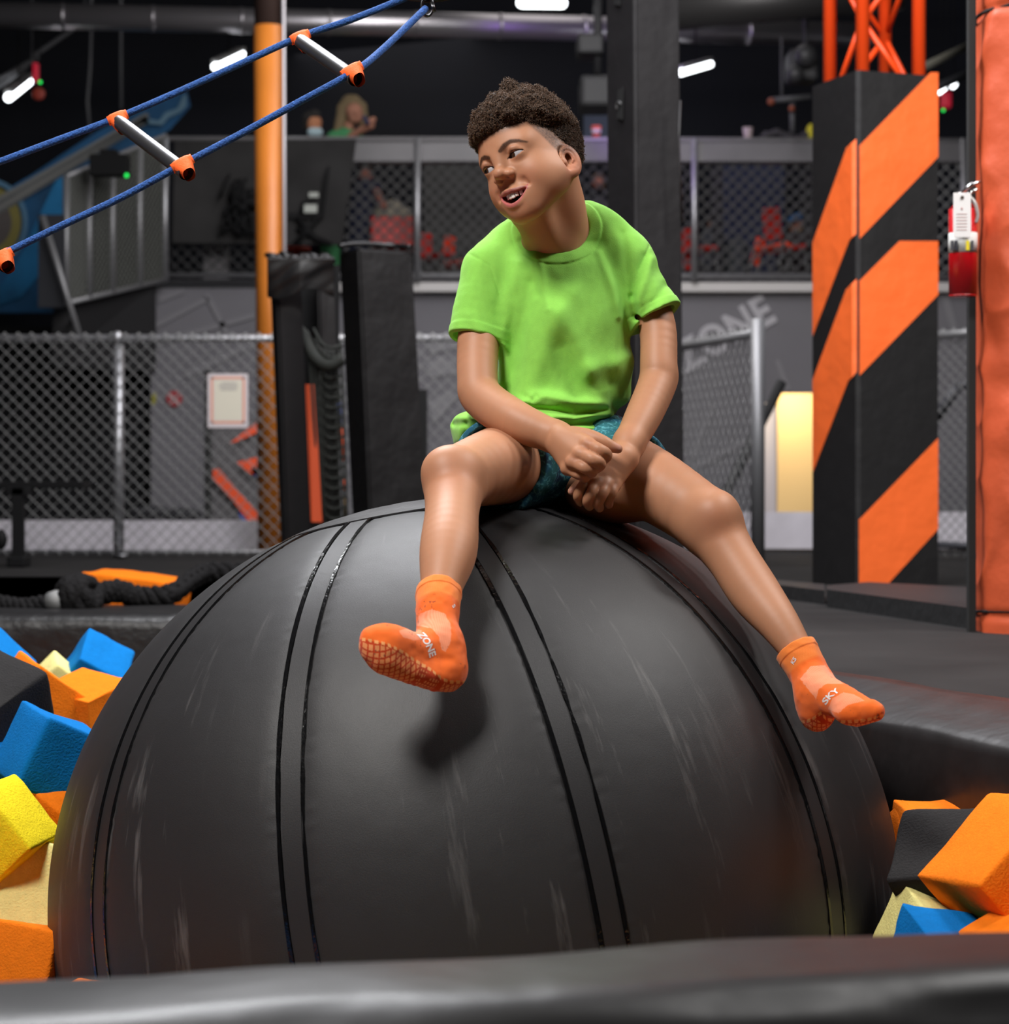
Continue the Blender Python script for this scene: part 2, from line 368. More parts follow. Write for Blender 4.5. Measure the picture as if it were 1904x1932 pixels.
for pl in [[(1300, 860), (1345, 760), (1352, 762), (1310, 870)], [(1300, 880), (1420, 820), (1424, 830), (1300, 895)], [(1462, 680), (1470, 678), (1492, 735), (1484, 740)], [(1775, 560), (1790, 556), (1815, 640), (1800, 645)]]: flat(pl, 16.58, faint, 'stroke', gr)
gr = thing('wall_graphic', 'pale mottled patches painted on the grey wall just left of the boy', 'graphic', tuple(P(820, 700, 16.58)))
for pl in [[(800, 690), (830, 672), (860, 684), (862, 705), (815, 712)], [(806, 760), (850, 735), (866, 748), (820, 800)], [(806, 640), (866, 640), (866, 655), (812, 668)]]: flat(pl, 16.58, mat('wall_patch', (0.24, 0.235, 0.25), rough=0.85), 'patch', gr)
# orange-red shapes at the foot of the wall
og = thing('wall_graphic', 'orange and blue angular shapes painted low on the wall beside the orange column', 'graphic', tuple(P(450, 900, 14.0)))
red = mat('mural_orange', (0.85, 0.09, 0.02), rough=0.6); blu = mat('mural_blue', (0.06, 0.10, 0.38), rough=0.6)
for pl, m_ in [([(434, 836), (470, 808), (487, 795), (487, 815), (450, 832)], red), ([(447, 872), (487, 862), (492, 900), (470, 892)], red), ([(402, 886), (412, 884), (492, 975), (492, 990), (470, 985), (440, 945), (402, 905)], red), ([(472, 884), (492, 880), (492, 900), (480, 898)], blu), ([(450, 965), (470, 985), (455, 985)], blu)]:
    flat(pl, 14.0, m_, 'shape', og)
q = MB(); q.box((P(392, 0, 14.05)[0], 14.05, 0.0), (P(520, 0, 14.05)[0], 14.15, P(0, 790, 14.05)[2])); structure(q.build('wall_low_panel', mat('low_panel', (0.11, 0.105, 0.11), rough=0.8)))
q = MB(); q.box((P(386, 0, 14.0)[0], 13.98, 0.0), (P(398, 0, 14.0)[0], 14.04, P(0, 700, 14.0)[2])); structure(q.build('trim_7', mat('black_trim', (0.01, 0.01, 0.01), rough=0.6)))
# blue mural with a pale band, at far left
mu = thing('mural', 'blue wall mural with broad pale diagonal band, rings and lightning at far left', 'mural', tuple(P(150, 420, 17.9)))
flat([(-60, 400), (60, 330), (180, 250), (290, 190), (352, 170), (360, 200), (320, 245), (230, 300), (120, 350), (100, 590), (-60, 590)], 18.02, mat('mural_sky', (0.012, 0.085, 0.20), rough=0.8, mottled=(1.5, 0.6)), 'sky_blue_field', mu)
flat([(40, 480), (110, 330), (150, 330), (118, 420), (90, 500), (40, 560), (0, 575), (0, 540)], 17.99, mat('mural_bright', (0.012, 0.16, 0.36), rough=0.8, mottled=(2, 0.4)), 'bright_blue_sweep', mu)
band = mat('mural_band', (0.20, 0.20, 0.19), rough=0.8); band2 = mat('mural_band2', (0.13, 0.135, 0.135), rough=0.8)
for dy, hh, m_ in ((0, 9, band), (11, 7, band2), (20, 9, band), (31, 6, band2)):
    flat([(-60, 403+dy), (275, 213+dy*0.45), (282, 213+dy*0.45+hh*0.5), (-60, 403+dy+hh)], 17.95, m_, 'diagonal_band', mu)
def ringflat(cx, cy, r0, r1, m_, name, Y):
    q = MB(); n = 40
    for k in range(n):
        a, b = [2*math.pi*(k+i)/n for i in (0, 1)]
        q.prism([P(cx+r0*math.cos(a), cy+r0*math.sin(a)*1.15, Y), P(cx+r1*math.cos(a), cy+r1*math.sin(a)*1.15, Y), P(cx+r1*math.cos(b), cy+r1*math.sin(b)*1.15, Y), P(cx+r0*math.cos(b), cy+r0*math.sin(b)*1.15, Y)], (0, 1, 0), 0.005)
    q.build(name, m_, mu)
ringflat(-20, 420, 0, 42, mat('mural_brown', (0.10, 0.085, 0.08), rough=0.8), 'planet_disc', 17.97)
ringflat(-20, 420, 42, 60, mat('mural_ochre', (0.22, 0.19, 0.05), rough=0.8), 'ochre_ring', 17.97)
ringflat(-20, 420, 64, 72, mat('mural_lightblue', (0.10, 0.22, 0.34), rough=0.8), 'pale_ring', 17.97)
flat([(268, 222), (300, 228), (312, 212), (335, 204), (346, 180), (352, 178), (352, 200), (340, 212), (318, 222), (306, 236), (268, 232)], 17.95, mat('mural_bolt', (0.12, 0.22, 0.30), rough=0.8), 'lightning_bolt', mu)
# ------------------------------------------------------------------ the big ball
BC = np.array([(898-CX)/F*3.6, 3.6, CZ+(HY-1690)/F*3.6]); BR = 0.707; BZ = 0.955
_a, _b = math.radians(10), math.radians(5.7)
BAX = Vector((-math.sin(_a)*math.cos(_b), math.sin(_b), math.cos(_a)*math.cos(_b)))
BE1 = BAX.cross(Vector((0, 1, 0))).normalized(); BE2 = BAX.cross(BE1).normalized()      # e1 to the camera's right, e2 away
if BE2.y < 0: BE2 = -BE2
if BE1.x < 0: BE1 = -BE1
SEAMS = [-160, -122, -86, -50.4, -17.8, 17.2, 50.6, 86, 122, 160]
RINGLAT = 73.0
def ball_dir(lon, lat):
    lo = math.radians(lon); la = math.radians(lat)
    return (BE1*math.sin(lo)-BE2*math.cos(lo))*math.cos(la)+BAX*math.sin(la)
def ball_pt(d, off=0.0):
    r = BR+off; z = d.z*r
    if z > 0: z *= BZ
    return Vector((BC[0]+d.x*r, BC[1]+d.y*r, BC[2]+z))
def ball_sdf(p, off=0.0):
    q = p-BC; q = q.copy(); q[..., 2] = np.where(q[..., 2] > 0, q[..., 2]/BZ, q[..., 2])
    return np.linalg.norm(q, axis=-1)-BR-off
def vinyl_mat():
    m = mat('ball_vinyl', (0.022, 0.021, 0.023), rough=0.42, spec=0.5); nt = m.node_tree; b = nt.nodes['Principled BSDF']
    L = nt.links.new; N = nt.nodes.new
    tc = N('ShaderNodeTexCoord')
    uv = N('ShaderNodeUVMap'); uv.uv_map = 'panel'
    # woven grain
    mp = N('ShaderNodeMapping'); mp.inputs['Scale'].default_value = (1, 1, 1); L(tc.outputs['Object'], mp.inputs[0])
    v = N('ShaderNodeTexNoise'); v.inputs['Scale'].default_value = 900; v.inputs['Detail'].default_value = 1; L(mp.outputs[0], v.inputs['Vector'])
    # broad dents
    n2 = N('ShaderNodeTexNoise'); n2.inputs['Scale'].default_value = 5; n2.inputs['Detail'].default_value = 3; L(tc.outputs['Object'], n2.inputs['Vector'])
    # rubbed streaks that run down the panels
    ms = N('ShaderNodeMapping'); ms.inputs['Scale'].default_value = (110, 6.0, 1); L(uv.outputs[0], ms.inputs[0])
    ns = N('ShaderNodeTexNoise'); ns.inputs['Scale'].default_value = 1; ns.inputs['Detail'].default_value = 5; ns.inputs['Roughness'].default_value = 0.65; L(ms.outputs[0], ns.inputs['Vector'])
    ng = N('ShaderNodeTexNoise'); ng.inputs['Scale'].default_value = 2.6; ng.inputs['Detail'].default_value = 2; L(tc.outputs['Object'], ng.inputs['Vector'])
    r1 = N('ShaderNodeMapRange'); r1.inputs[1].default_value = 0.57; r1.inputs[2].default_value = 0.72; L(ns.outputs['Fac'], r1.inputs[0])
    r2 = N('ShaderNodeMapRange'); r2.inputs[1].default_value = 0.46; r2.inputs[2].default_value = 0.62; L(ng.outputs['Fac'], r2.inputs[0])
    mu = N('ShaderNodeMath'); mu.operation = 'MULTIPLY'; L(r1.outputs[0], mu.inputs[0]); L(r2.outputs[0], mu.inputs[1])
    mx = N('ShaderNodeMix'); mx.data_type = 'RGBA'; mx.inputs['A'].default_value = (0.019, 0.018, 0.0195, 1); mx.inputs['B'].default_value = (0.12, 0.115, 0.115, 1)
    L(mu.outputs[0], mx.inputs['Factor']); L(mx.outputs['Result'], b.inputs['Base Color'])
    rr = N('ShaderNodeMapRange'); rr.inputs[3].default_value = 0.46; rr.inputs[4].default_value = 0.60; L(n2.outputs['Fac'], rr.inputs[0]); L(rr.outputs[0], b.inputs['Roughness'])
    b1 = N('ShaderNodeBump'); b1.inputs['Strength'].default_value = 0.25; b1.inputs['Distance'].default_value = 0.001; L(v.outputs['Fac'], b1.inputs['Height'])
    b2 = N('ShaderNodeBump'); b2.inputs['Strength'].default_value = 0.12; b2.inputs['Distance'].default_value = 0.03; L(n2.outputs['Fac'], b2.inputs['Height']); L(b1.outputs[0], b2.inputs['Normal'])
    L(b2.outputs[0], b.inputs['Normal'])
    return m
def make_ball():
    root = thing('giant_ball', 'giant black vinyl panelled ball the boy sits on, resting in the foam pit', 'ball', (BC[0], BC[1], BC[2]-BR))
    nl, nt_ = 540, 260; lons = [(-180+360*i/nl) for i in range(nl)]
    bm = bmesh.new(); uvl = bm.loops.layers.uv.new('panel'); rows = []
    def dent(lon, lat):
        o = 0.0
        for s in SEAMS:
            dl = abs((lon-s+180) % 360-180)*math.cos(math.radians(lat))*BR*math.pi/180
            o -= 0.0045*math.exp(-(dl/0.026)**2)
            o += 0.0014*math.exp(-((dl-0.027)/0.006)**2)*math.sin(lat*3.1+s)*(0.4+0.6*math.sin(lat*0.7+s*2))
        dr = (lat-RINGLAT)*BR*math.pi/180; o -= 0.004*math.exp(-(dr/0.03)**2)
        return o*(1 if lat < RINGLAT else 0.3)
    for j in range(1, nt_):
        lat = -90+180*j/nt_; rows.append([bm.verts.new(ball_pt(ball_dir(l, lat), dent(l, lat))) for l in lons])
    def face(vs, uvs):
        f = bm.faces.new(vs); f.smooth = True
        for lp, uvv in zip(f.loops, uvs): lp[uvl].uv = uvv
    for j in range(len(rows)-1):
        for i in range(nl):
            k = (i+1) % nl; u0, u1 = i/nl, (i+1)/nl; v0, v1 = (j+1)/nt_, (j+2)/nt_
            face((rows[j][i], rows[j][k], rows[j+1][k], rows[j+1][i]), ((u0, v0), (u1, v0), (u1, v1), (u0, v1)))
    tp = bm.verts.new(ball_pt(ball_dir(0, 90), -0.001)); bt = bm.verts.new(ball_pt(ball_dir(0, -90), 0))
    for i in range(nl):
        k = (i+1) % nl; face((rows[-1][i], rows[-1][k], tp), ((0, 1), (0, 1), (0, 1))); face((rows[0][k], rows[0][i], bt), ((0, 0),)*3)
    bmesh.ops.recalc_face_normals(bm, faces=bm.faces)
    me = bpy.data.meshes.new('panel_shell'); bm.to_mesh(me); bm.free(); vin = vinyl_mat(); put('shell', me, vin, root)
    tape = mat('seam_tape', (0.021, 0.020, 0.0215), rough=0.44, spec=0.5, bump=(900, 0.25, 0.001))
    glue = mat('seam_weld', (0.004, 0.004, 0.0045), rough=0.16, spec=0.6, bump=(120, 0.45, 0.002))
    def strip(path, half, off, name, m, thick=0.002, wav=0.0, side=None):
        """a band laid on the ball; path = list of (lon, lat, perpendicular unit dir)"""
        bm = bmesh.new(); pv = None
        for i, (c, n, t) in enumerate(path):
            sd = n.cross(t).normalized(); wv = wav*(noise(np.array([[i*0.16+half*900, off*500, 3.3]]), 1.0)[0])
            a0, a1 = (-half, half) if side is None else side
            row = []
            for q, h in ((a0-wv, -0.004), (a0+0.0012-wv, thick), (a1-0.0012+wv, thick), (a1+wv, -0.004)): row.append(bm.verts.new(c+sd*q+n*(off+h-abs(q)*abs(q)*0.5)))
            if pv:
                for k in range(3): bm.faces.new((pv[k], pv[k+1], row[k+1], row[k]))
            pv = row
        bmesh.ops.recalc_face_normals(bm, faces=bm.faces)
        me = bpy.data.meshes.new(name); bm.to_mesh(me); bm.free(); return put(name, me, m, root)
    for s in SEAMS:
        path = []
        for k in range(300):
            lat = -70+(RINGLAT+68.5)*k/299; d = ball_dir(s, lat); c = ball_pt(d, -0.0045); t = (ball_pt(ball_dir(s, lat+0.5))-ball_pt(d)).normalized()
            e = (ball_pt(ball_dir(s+0.5, lat))-ball_pt(d)).normalized(); n = e.cross(t).normalized()
            if n.dot(d) < 0: n = -n
            path.append((c, n, t))
        strip(path, 0.0165, 0.001, 'seam_strip', tape)
        st = strip(path, 0.0165, 0.0, 'weld_bead', glue, 0.0044, 0.0007, (0.0158, 0.0240)); st2 = strip(path, 0.0165, 0.0, 'weld_bead', glue, 0.0044, 0.0016, (-0.0222, -0.0158))
    path = []
    for k in range(181):
        lon = k*2; d = ball_dir(lon, RINGLAT); c = ball_pt(d, -0.004); t = (ball_pt(ball_dir(lon+0.5, RINGLAT))-ball_pt(d)).normalized()
        e = (ball_pt(ball_dir(lon, RINGLAT+0.5))-ball_pt(d)).normalized(); n = e.cross(t).normalized()
        if n.dot(d) < 0: n = -n
        path.append((c, n, t))
    strip(path, 0.015, 0.001, 'cap_seam_strip', tape, 0.0025); strip(path, 0.015, 0.0, 'cap_weld_bead', glue, 0.0018, 0.0014, (0.015, 0.019)); strip(path, 0.015, 0.0, 'cap_weld_bead', glue, 0.0018, 0.0014, (-0.019, -0.015))
make_ball()
# ------------------------------------------------------------------ the boy: skeleton
boy = thing('person', 'boy in lime green t-shirt and orange socks sitting on the giant black ball', 'person', tuple(P(1050, 935, 3.58)))
psi, pit, rol = math.radians(40), math.radians(8), math.radians(19)
_fw = Vector((-math.sin(psi), -math.cos(psi), 0)); _rt = Vector((-math.cos(psi), math.sin(psi), 0)); _up = Vector((0, 0, 1))
_T = Matrix.Rotation(-rol, 3, 'Y') @ Matrix.Rotation(-pit, 3, 'X')
HR = np.array([list(_T @ _rt), list(_T @ _fw), list(_T @ _up)]).T        # columns: subject's right, forward, up
HO = P(1004, 309, 3.47)
HS = 1.0
def tohead(p): return (p-HO)@HR/HS
def toworld(q): return np.asarray(q)@HR.T*HS+HO
# ---- head sculpture in head space
def zup(x): return -0.0530+0.0026*(x/0.029)**2+0.14*x        # lower rim of the upper lip
def zlo(x): return -0.0690+0.0186*(x/0.029)**2+0.14*x        # upper rim of the lower lip
def mouth_cut(p):
    x, y, z = p[..., 0], p[..., 1], p[..., 2]
    return np.maximum(np.maximum(z-zup(x), zlo(x)-z), np.maximum(0.052-y, y-0.12))
def headprims():
    L = []
    def sym(f):
        for s in (1, -1): L.append(f(s))
    L.append(Ell((0, -0.014, 0.030), (0.0690, 0.081, 0.082)))
    L.append(Ell((0, 0.023, -0.003), (0.0590, 0.059, 0.070), k=0.03))
    sym(lambda s: Cap((s*0.0475, 0.010, -0.043), (s*0.015, 0.053, -0.082), 0.0175, 0.0135, k=0.024))
    L.append(Ell((0, 0.061, -0.083), (0.0195, 0.0160, 0.0150), k=0.018))
    L.append(Ell((0, 0.034, 0.040), (0.0490, 0.047, 0.050), k=0.03))
    sym(lambda s: Ell((s*0.0335, 0.049, -0.034), (0.0215, 0.0225, 0.022), k=0.022))
    sym(lambda s: Cap((s*0.043, 0.018, -0.043), (s*0.025, 0.042, -0.064), 0.0175, 0.0160, k=0.03))
    sym(lambda s: Ell((s*0.044, 0.022, -0.036), (0.0140, 0.024, 0.026), k=0.03))
    sym(lambda s: Cap((s*0.041, 0.058, 0.019), (s*0.013, 0.073, 0.0150), 0.008, 0.008, k=0.018))
    L.append(Ell((0, 0.064, -0.060), (0.029, 0.0190, 0.023), k=0.016))
    sym(lambda s: Ell((s*0.030, 0.0890, 0.0035), (0.018, 0.0140, 0.0110), op='s', k=0.014))
    L.append(Chain([(0, 0.070, 0.020), (0, 0.079, 0.004), (0, 0.0890, -0.016)], [0.0062, 0.0066, 0.0078], k=0.012))
    L.append(Ell((0, 0.0910, -0.0185), (0.0098, 0.0090, 0.0084), k=0.008))
    sym(lambda s: Ell((s*0.0135, 0.0825, -0.0235), (0.0072, 0.0088, 0.0070), k=0.006))
    sym(lambda s: Ell((s*0.0072, 0.0890, -0.0300), (0.0042, 0.0060, 0.0036), op='s', k=0.0025))
    # eyelids and the eye openings
    sym(lambda s: Ell((s*0.0305, 0.0650, 0.0025), (0.0152, 0.0146, 0.0142), k=0.005))
    def eyeopen(s):
        c = np.array([s*0.0305, 0.0790, 0.0018])
        def f(p):
            q = p-c; x = q[..., 0]*s
            up = 0.0053*(1-(x/0.0140)**2)+0.0002; lo = -0.0038*(1-(x/0.0140)**2)
            return np.maximum(np.maximum(q[..., 2]-up-0.0008*x/0.0128, lo-q[..., 2]+0.0010*x/0.0128), np.maximum(-q[..., 1]-0.016, q[..., 1]-0.012))
        return Pr(f, c, 0.02, 's', 0.0012)
    sym(eyeopen)
    sym(lambda s: Chain([(s*0.0430, 0.0640, 0.0040), (s*0.0365, 0.0755, 0.0105), (s*0.0300, 0.0790, 0.0118), (s*0.0225, 0.0775, 0.0095)], [0.0012, 0.0017, 0.0017, 0.0012], k=0.004))
    # smile folds and lips
    sym(lambda s: Chain([(s*0.0185, 0.0830, -0.0350), (s*0.0290, 0.0760, -0.0430), (s*0.0325, 0.0700, -0.0500)], [0.0006, 0.0010, 0.0004], op='s', k=0.008))
    up = [(x, 0.0835-0.0225*(abs(x)/0.029)**2.0, zup(x)+0.0034*(1-(x/0.030)**2)+(0.0012 if 0.002 < abs(x) < 0.010 else 0)) for x in np.linspace(-0.0300, 0.0300, 11)]
    lo = [(x, 0.0810-0.0210*(abs(x)/0.029)**2.0, zlo(x)-0.0036*(1-(x/0.031)**2)) for x in np.linspace(-0.0285, 0.0285, 11)]
    L.append(Chain(up, [0.0008+0.0034*(1-(x[0]/0.0301)**2) for x in up], k=0.005, kin=0.002))
    L.append(Chain(lo, [0.0008+0.0044*(1-(x[0]/0.0286)**2) for x in lo], k=0.005, kin=0.002))
    L.append(Pr(mouth_cut, (0, 0.085, -0.062), 0.05, 's', 0.002))
    # ears
    for s in (1, -1):
        R = np.array(Matrix.Rotation(s*math.radians(34), 3, 'Z') @ Matrix.Rotation(math.radians(-8), 3, 'X')*0.80)
        c = np.array([s*0.0680, -0.001, -0.027])
        L.append(Ell(c+R@np.array([s*0.002, 0, 0]), (0.0065, 0.0165, 0.0235), R, k=0.008))
        L.append(Ell(c+R@np.array([s*0.0090, 0.0015, 0.0015]), (0.0064, 0.0120, 0.0180), R, op='s', k=0.004))
        rim = [c+R@np.array([s*(0.0066+0.002*math.cos(t)), 0.0148*math.cos(t)-0.001, 0.0215*math.sin(t)+0.002]) for t in np.linspace(-0.2, math.pi*1.38, 16)]
        L.append(Chain(rim, [0.0027]*16, k=0.003, kin=0.002))
        inn = [c+R@np.array([s*0.0075, 0.0085*math.cos(t)-0.001, 0.0120*math.sin(t)+0.003]) for t in np.linspace(0.6, math.pi*1.35, 9)]
        L.append(Chain(inn, [0.0018]*9, k=0.004, kin=0.002))
        L.append(Ell(c+R@np.array([s*0.0055, 0.0105, -0.001]), (0.0035, 0.0045, 0.0060), R, k=0.004))
        L.append(Ell(c+R@np.array([s*0.0030, 0.0035, -0.0225]), (0.0048, 0.0080, 0.0080), R, k=0.005))
    return L
_HP = headprims()
def headf(p):
    q = tohead(p)
    if p.ndim < 4: return evals(_HP, q)
    c = q.reshape(-1, 3).mean(0); return evals(_HP, q, c, np.linalg.norm(q[0, 0, 0]-c))
HEAD = Pr(headf, toworld((0, 0.01, 0)), 0.135, 'u', 0.0)

def W(py, l, r, Y, ry, s=1134.0):                      # a row of a Loft from the photograph's left and right outline
    return (CZ+(HY-py)/s, ((l+r)/2-CX)/s, Y, (r-l)/2/s, ry)
def limb(px, rs, k=0.02, kin=0.003, op='u', n=6):
    pts = [P(*q) for q in px]
    if len(pts) > 2:
        a = catmull([np.append(q, r) for q, r in zip(pts, rs)], n); pts = [q[:3] for q in a]; rs = [float(q[3]) for q in a]
    return Chain(pts, rs, op=op, k=k, kin=kin)
def hand_left():
    L = []
    # image-left hand: back of a loosely closed fist lying on the other wrist
    L.append(limb([(1052, 826, 3.375), (1075, 838, 3.350)], [0.0235, 0.0225], 0.015))
    for a, b in (((1062, 824, 3.352), (1110, 836, 3.312)), ((1060, 832, 3.345), (1094, 855, 3.306)), ((1058, 840, 3.348), (1082, 872, 3.312)), ((1056, 846, 3.356), (1072, 884, 3.325))):
        L.append(limb([a, b], [0.0155, 0.0110], 0.012))
    fing = [([(1108, 838, 3.312), (1130, 848, 3.292), (1144, 858, 3.300), (1138, 868, 3.325)], 0.0096),
            ([(1094, 855, 3.306), (1117, 866, 3.284), (1132, 875, 3.292), (1126, 883, 3.320)], 0.0098),
            ([(1081, 871, 3.310), (1102, 882, 3.290), (1117, 889, 3.298), (1112, 894, 3.322)], 0.0092),
            ([(1072, 884, 3.324), (1090, 895, 3.308), (1104, 900, 3.314), (1101, 903, 3.330)], 0.0078)]
    for pts, r in fing: L.append(limb(pts, [r*1.08, r*1.02, r, r*0.88], 0.0014, 0.0005))
    for (x, y, Y) in ((1109, 838, 3.305), (1094, 856, 3.300), (1081, 872, 3.305), (1072, 884, 3.321)): L.append(Ell(P(x, y, Y), (0.0112, 0.0100, 0.0100), k=0.006))
    L.append(limb([(1082, 822, 3.350), (1112, 824, 3.335), (1138, 833, 3.325), (1153, 842, 3.325), (1166, 847, 3.328)], [0.0155, 0.0120, 0.0098, 0.0092, 0.0074], 0.004, 0.0005))
    return L
def hand_right():
    L = []
    L.append(limb([(1186, 838, 3.405), (1176, 862, 3.385)], [0.0235, 0.0225], 0.015))
    for a, b in (((1166, 858, 3.375), (1112, 906, 3.352)), ((1172, 862, 3.372), (1127, 912, 3.345)), ((1178, 866, 3.374), (1145, 914, 3.347)), ((1184, 868, 3.380), (1159, 914, 3.356))):
        L.append(limb([a, b], [0.0155, 0.0112], 0.012))
    fing = [([(1110, 905, 3.350), (1099, 918, 3.336), (1091, 935, 3.338), (1095, 947, 3.356)], 0.0083),
            ([(1127, 912, 3.343), (1117, 928, 3.326), (1109, 945, 3.330), (1112, 955, 3.350)], 0.0085),
            ([(1145, 914, 3.345), (1138, 930, 3.328), (1129, 948, 3.332), (1131, 958, 3.352)], 0.0085),
            ([(1161, 914, 3.354), (1156, 928, 3.338), (1149, 943, 3.342), (1149, 952, 3.360)], 0.0076)]
    for pts, r in fing: L.append(limb(pts, [r*1.08, r*1.02, r, r*0.88], 0.0012, 0.0005))
    L.append(limb([(1130, 890, 3.372), (1104, 905, 3.366), (1090, 917, 3.360), (1079, 927, 3.356)], [0.0130, 0.0102, 0.0088, 0.0066], 0.004, 0.0005))
    for (x, y, Y) in ((1111, 906, 3.345), (1128, 912, 3.337), (1145, 914, 3.339), (1160, 915, 3.349)): L.append(Ell(P(x, y, Y), (0.0094, 0.0088, 0.0088), k=0.006))
    return L
LTH = [(1002, 866, 3.58), (935, 880, 3.42), (864, 900, 3.285)]; LTR = [0.074, 0.0615, 0.0480]
LSH = [(857, 912, 3.275), (853, 965, 3.205), (846, 1040, 3.120), (833, 1110, 3.060), (827, 1180, 3.015)]; LSR = [0.0470, 0.0400, 0.0415, 0.0288, 0.0215]
RTH = [(1112, 868, 3.58), (1225, 912, 3.460), (1335, 982, 3.370)]; RTR = [0.076, 0.0590, 0.0500]
RSH = [(1340, 990, 3.365), (1380, 1050, 3.330), (1424, 1118, 3.290), (1472, 1180, 3.240), (1512, 1240, 3.205)]; RSR = [0.0485, 0.0395, 0.0385, 0.0300, 0.0215]
LAR = [(924, 512, 3.570), (905, 620, 3.540), (901, 715, 3.492), (912, 752, 3.470), (975, 795, 3.410), (1052, 826, 3.375)]; LAS = [0.034, 0.0345, 0.0325, 0.0335, 0.0320, 0.0240]
RAR = [(1180, 506, 3.578), (1236, 600, 3.558), (1243, 690, 3.520), (1241, 722, 3.510), (1214, 785, 3.455), (1186, 838, 3.405)]; RAS = [0.033, 0.0305, 0.0300, 0.0310, 0.0290, 0.0240]
def neckprims():
    L = [HEAD]
    L.append(limb([(1022, 320, 3.515), (1048, 395, 3.545), (1058, 470, 3.590)], [0.050, 0.0475, 0.056], 0.022))
    L.append(limb([(995, 345, 3.47), (1030, 430, 3.500), (1052, 478, 3.535)], [0.020, 0.014, 0.012], 0.03))
    L.append(limb([(1062, 330, 3.53), (1075, 400, 3.530), (1068, 465, 3.535)], [0.014, 0.016, 0.012], 0.025))
    L.append(limb([(932, 510, 3.58), (1058, 472, 3.60), (1172, 500, 3.59)], [0.031, 0.038, 0.032], 0.03)); L.append(limb([(1000, 412, 3.515), (1022, 445, 3.535), (1052, 492, 3.57)], [0.022, 0.028, 0.034], 0.03)); return L
def armprims(): return [limb(LAR, LAS, 0.02), limb(RAR, RAS, 0.02)]+hand_left()+hand_right()
def legprims():
    L = []
    L.append(Loft([W(498, 960, 1155, 3.595, 0.050), W(535, 948, 1175, 3.59, 0.076), (W(600, 948, 1183, 3.59, 0.088)), W(700, 955, 1180, 3.59, 0.082), W(790, 955, 1148, 3.60, 0.084), W(860, 950, 1160, 3.60, 0.084), W(905, 980, 1150, 3.60, 0.066)], k=0.03))
    L.append(limb(LTH, LTR, 0.03)); L.append(limb(RTH, RTR, 0.03))
    L.append(limb(LSH, LSR, 0.02)); L.append(limb(RSH, RSR, 0.02))
    L.append(Ell(P(852, 888, 3.255), (0.040, 0.030, 0.036), k=0.02)); L.append(Ell(P(838, 886, 3.262), (0.026, 0.03, 0.024), k=0.02))
    L.append(Ell(P(1350, 972, 3.340), (0.034, 0.034, 0.036), k=0.02))
    L.append(Ell(P(1162, 925, 3.50), (0.085, 0.08, 0.055), k=0.02))
    # feet inside the socks
    L.append(limb([(832, 1190, 3.010), (845, 1250, 2.985), (775, 1228, 2.950), (725, 1214, 2.925)], [0.010, 0.014, 0.012, 0.008], 0.01))
    L.append(limb([(1514, 1244, 3.195), (1545, 1330, 3.165), (1600, 1325, 3.100), (1645, 1338, 3.060)], [0.010, 0.014, 0.012, 0.008], 0.01))
    return L
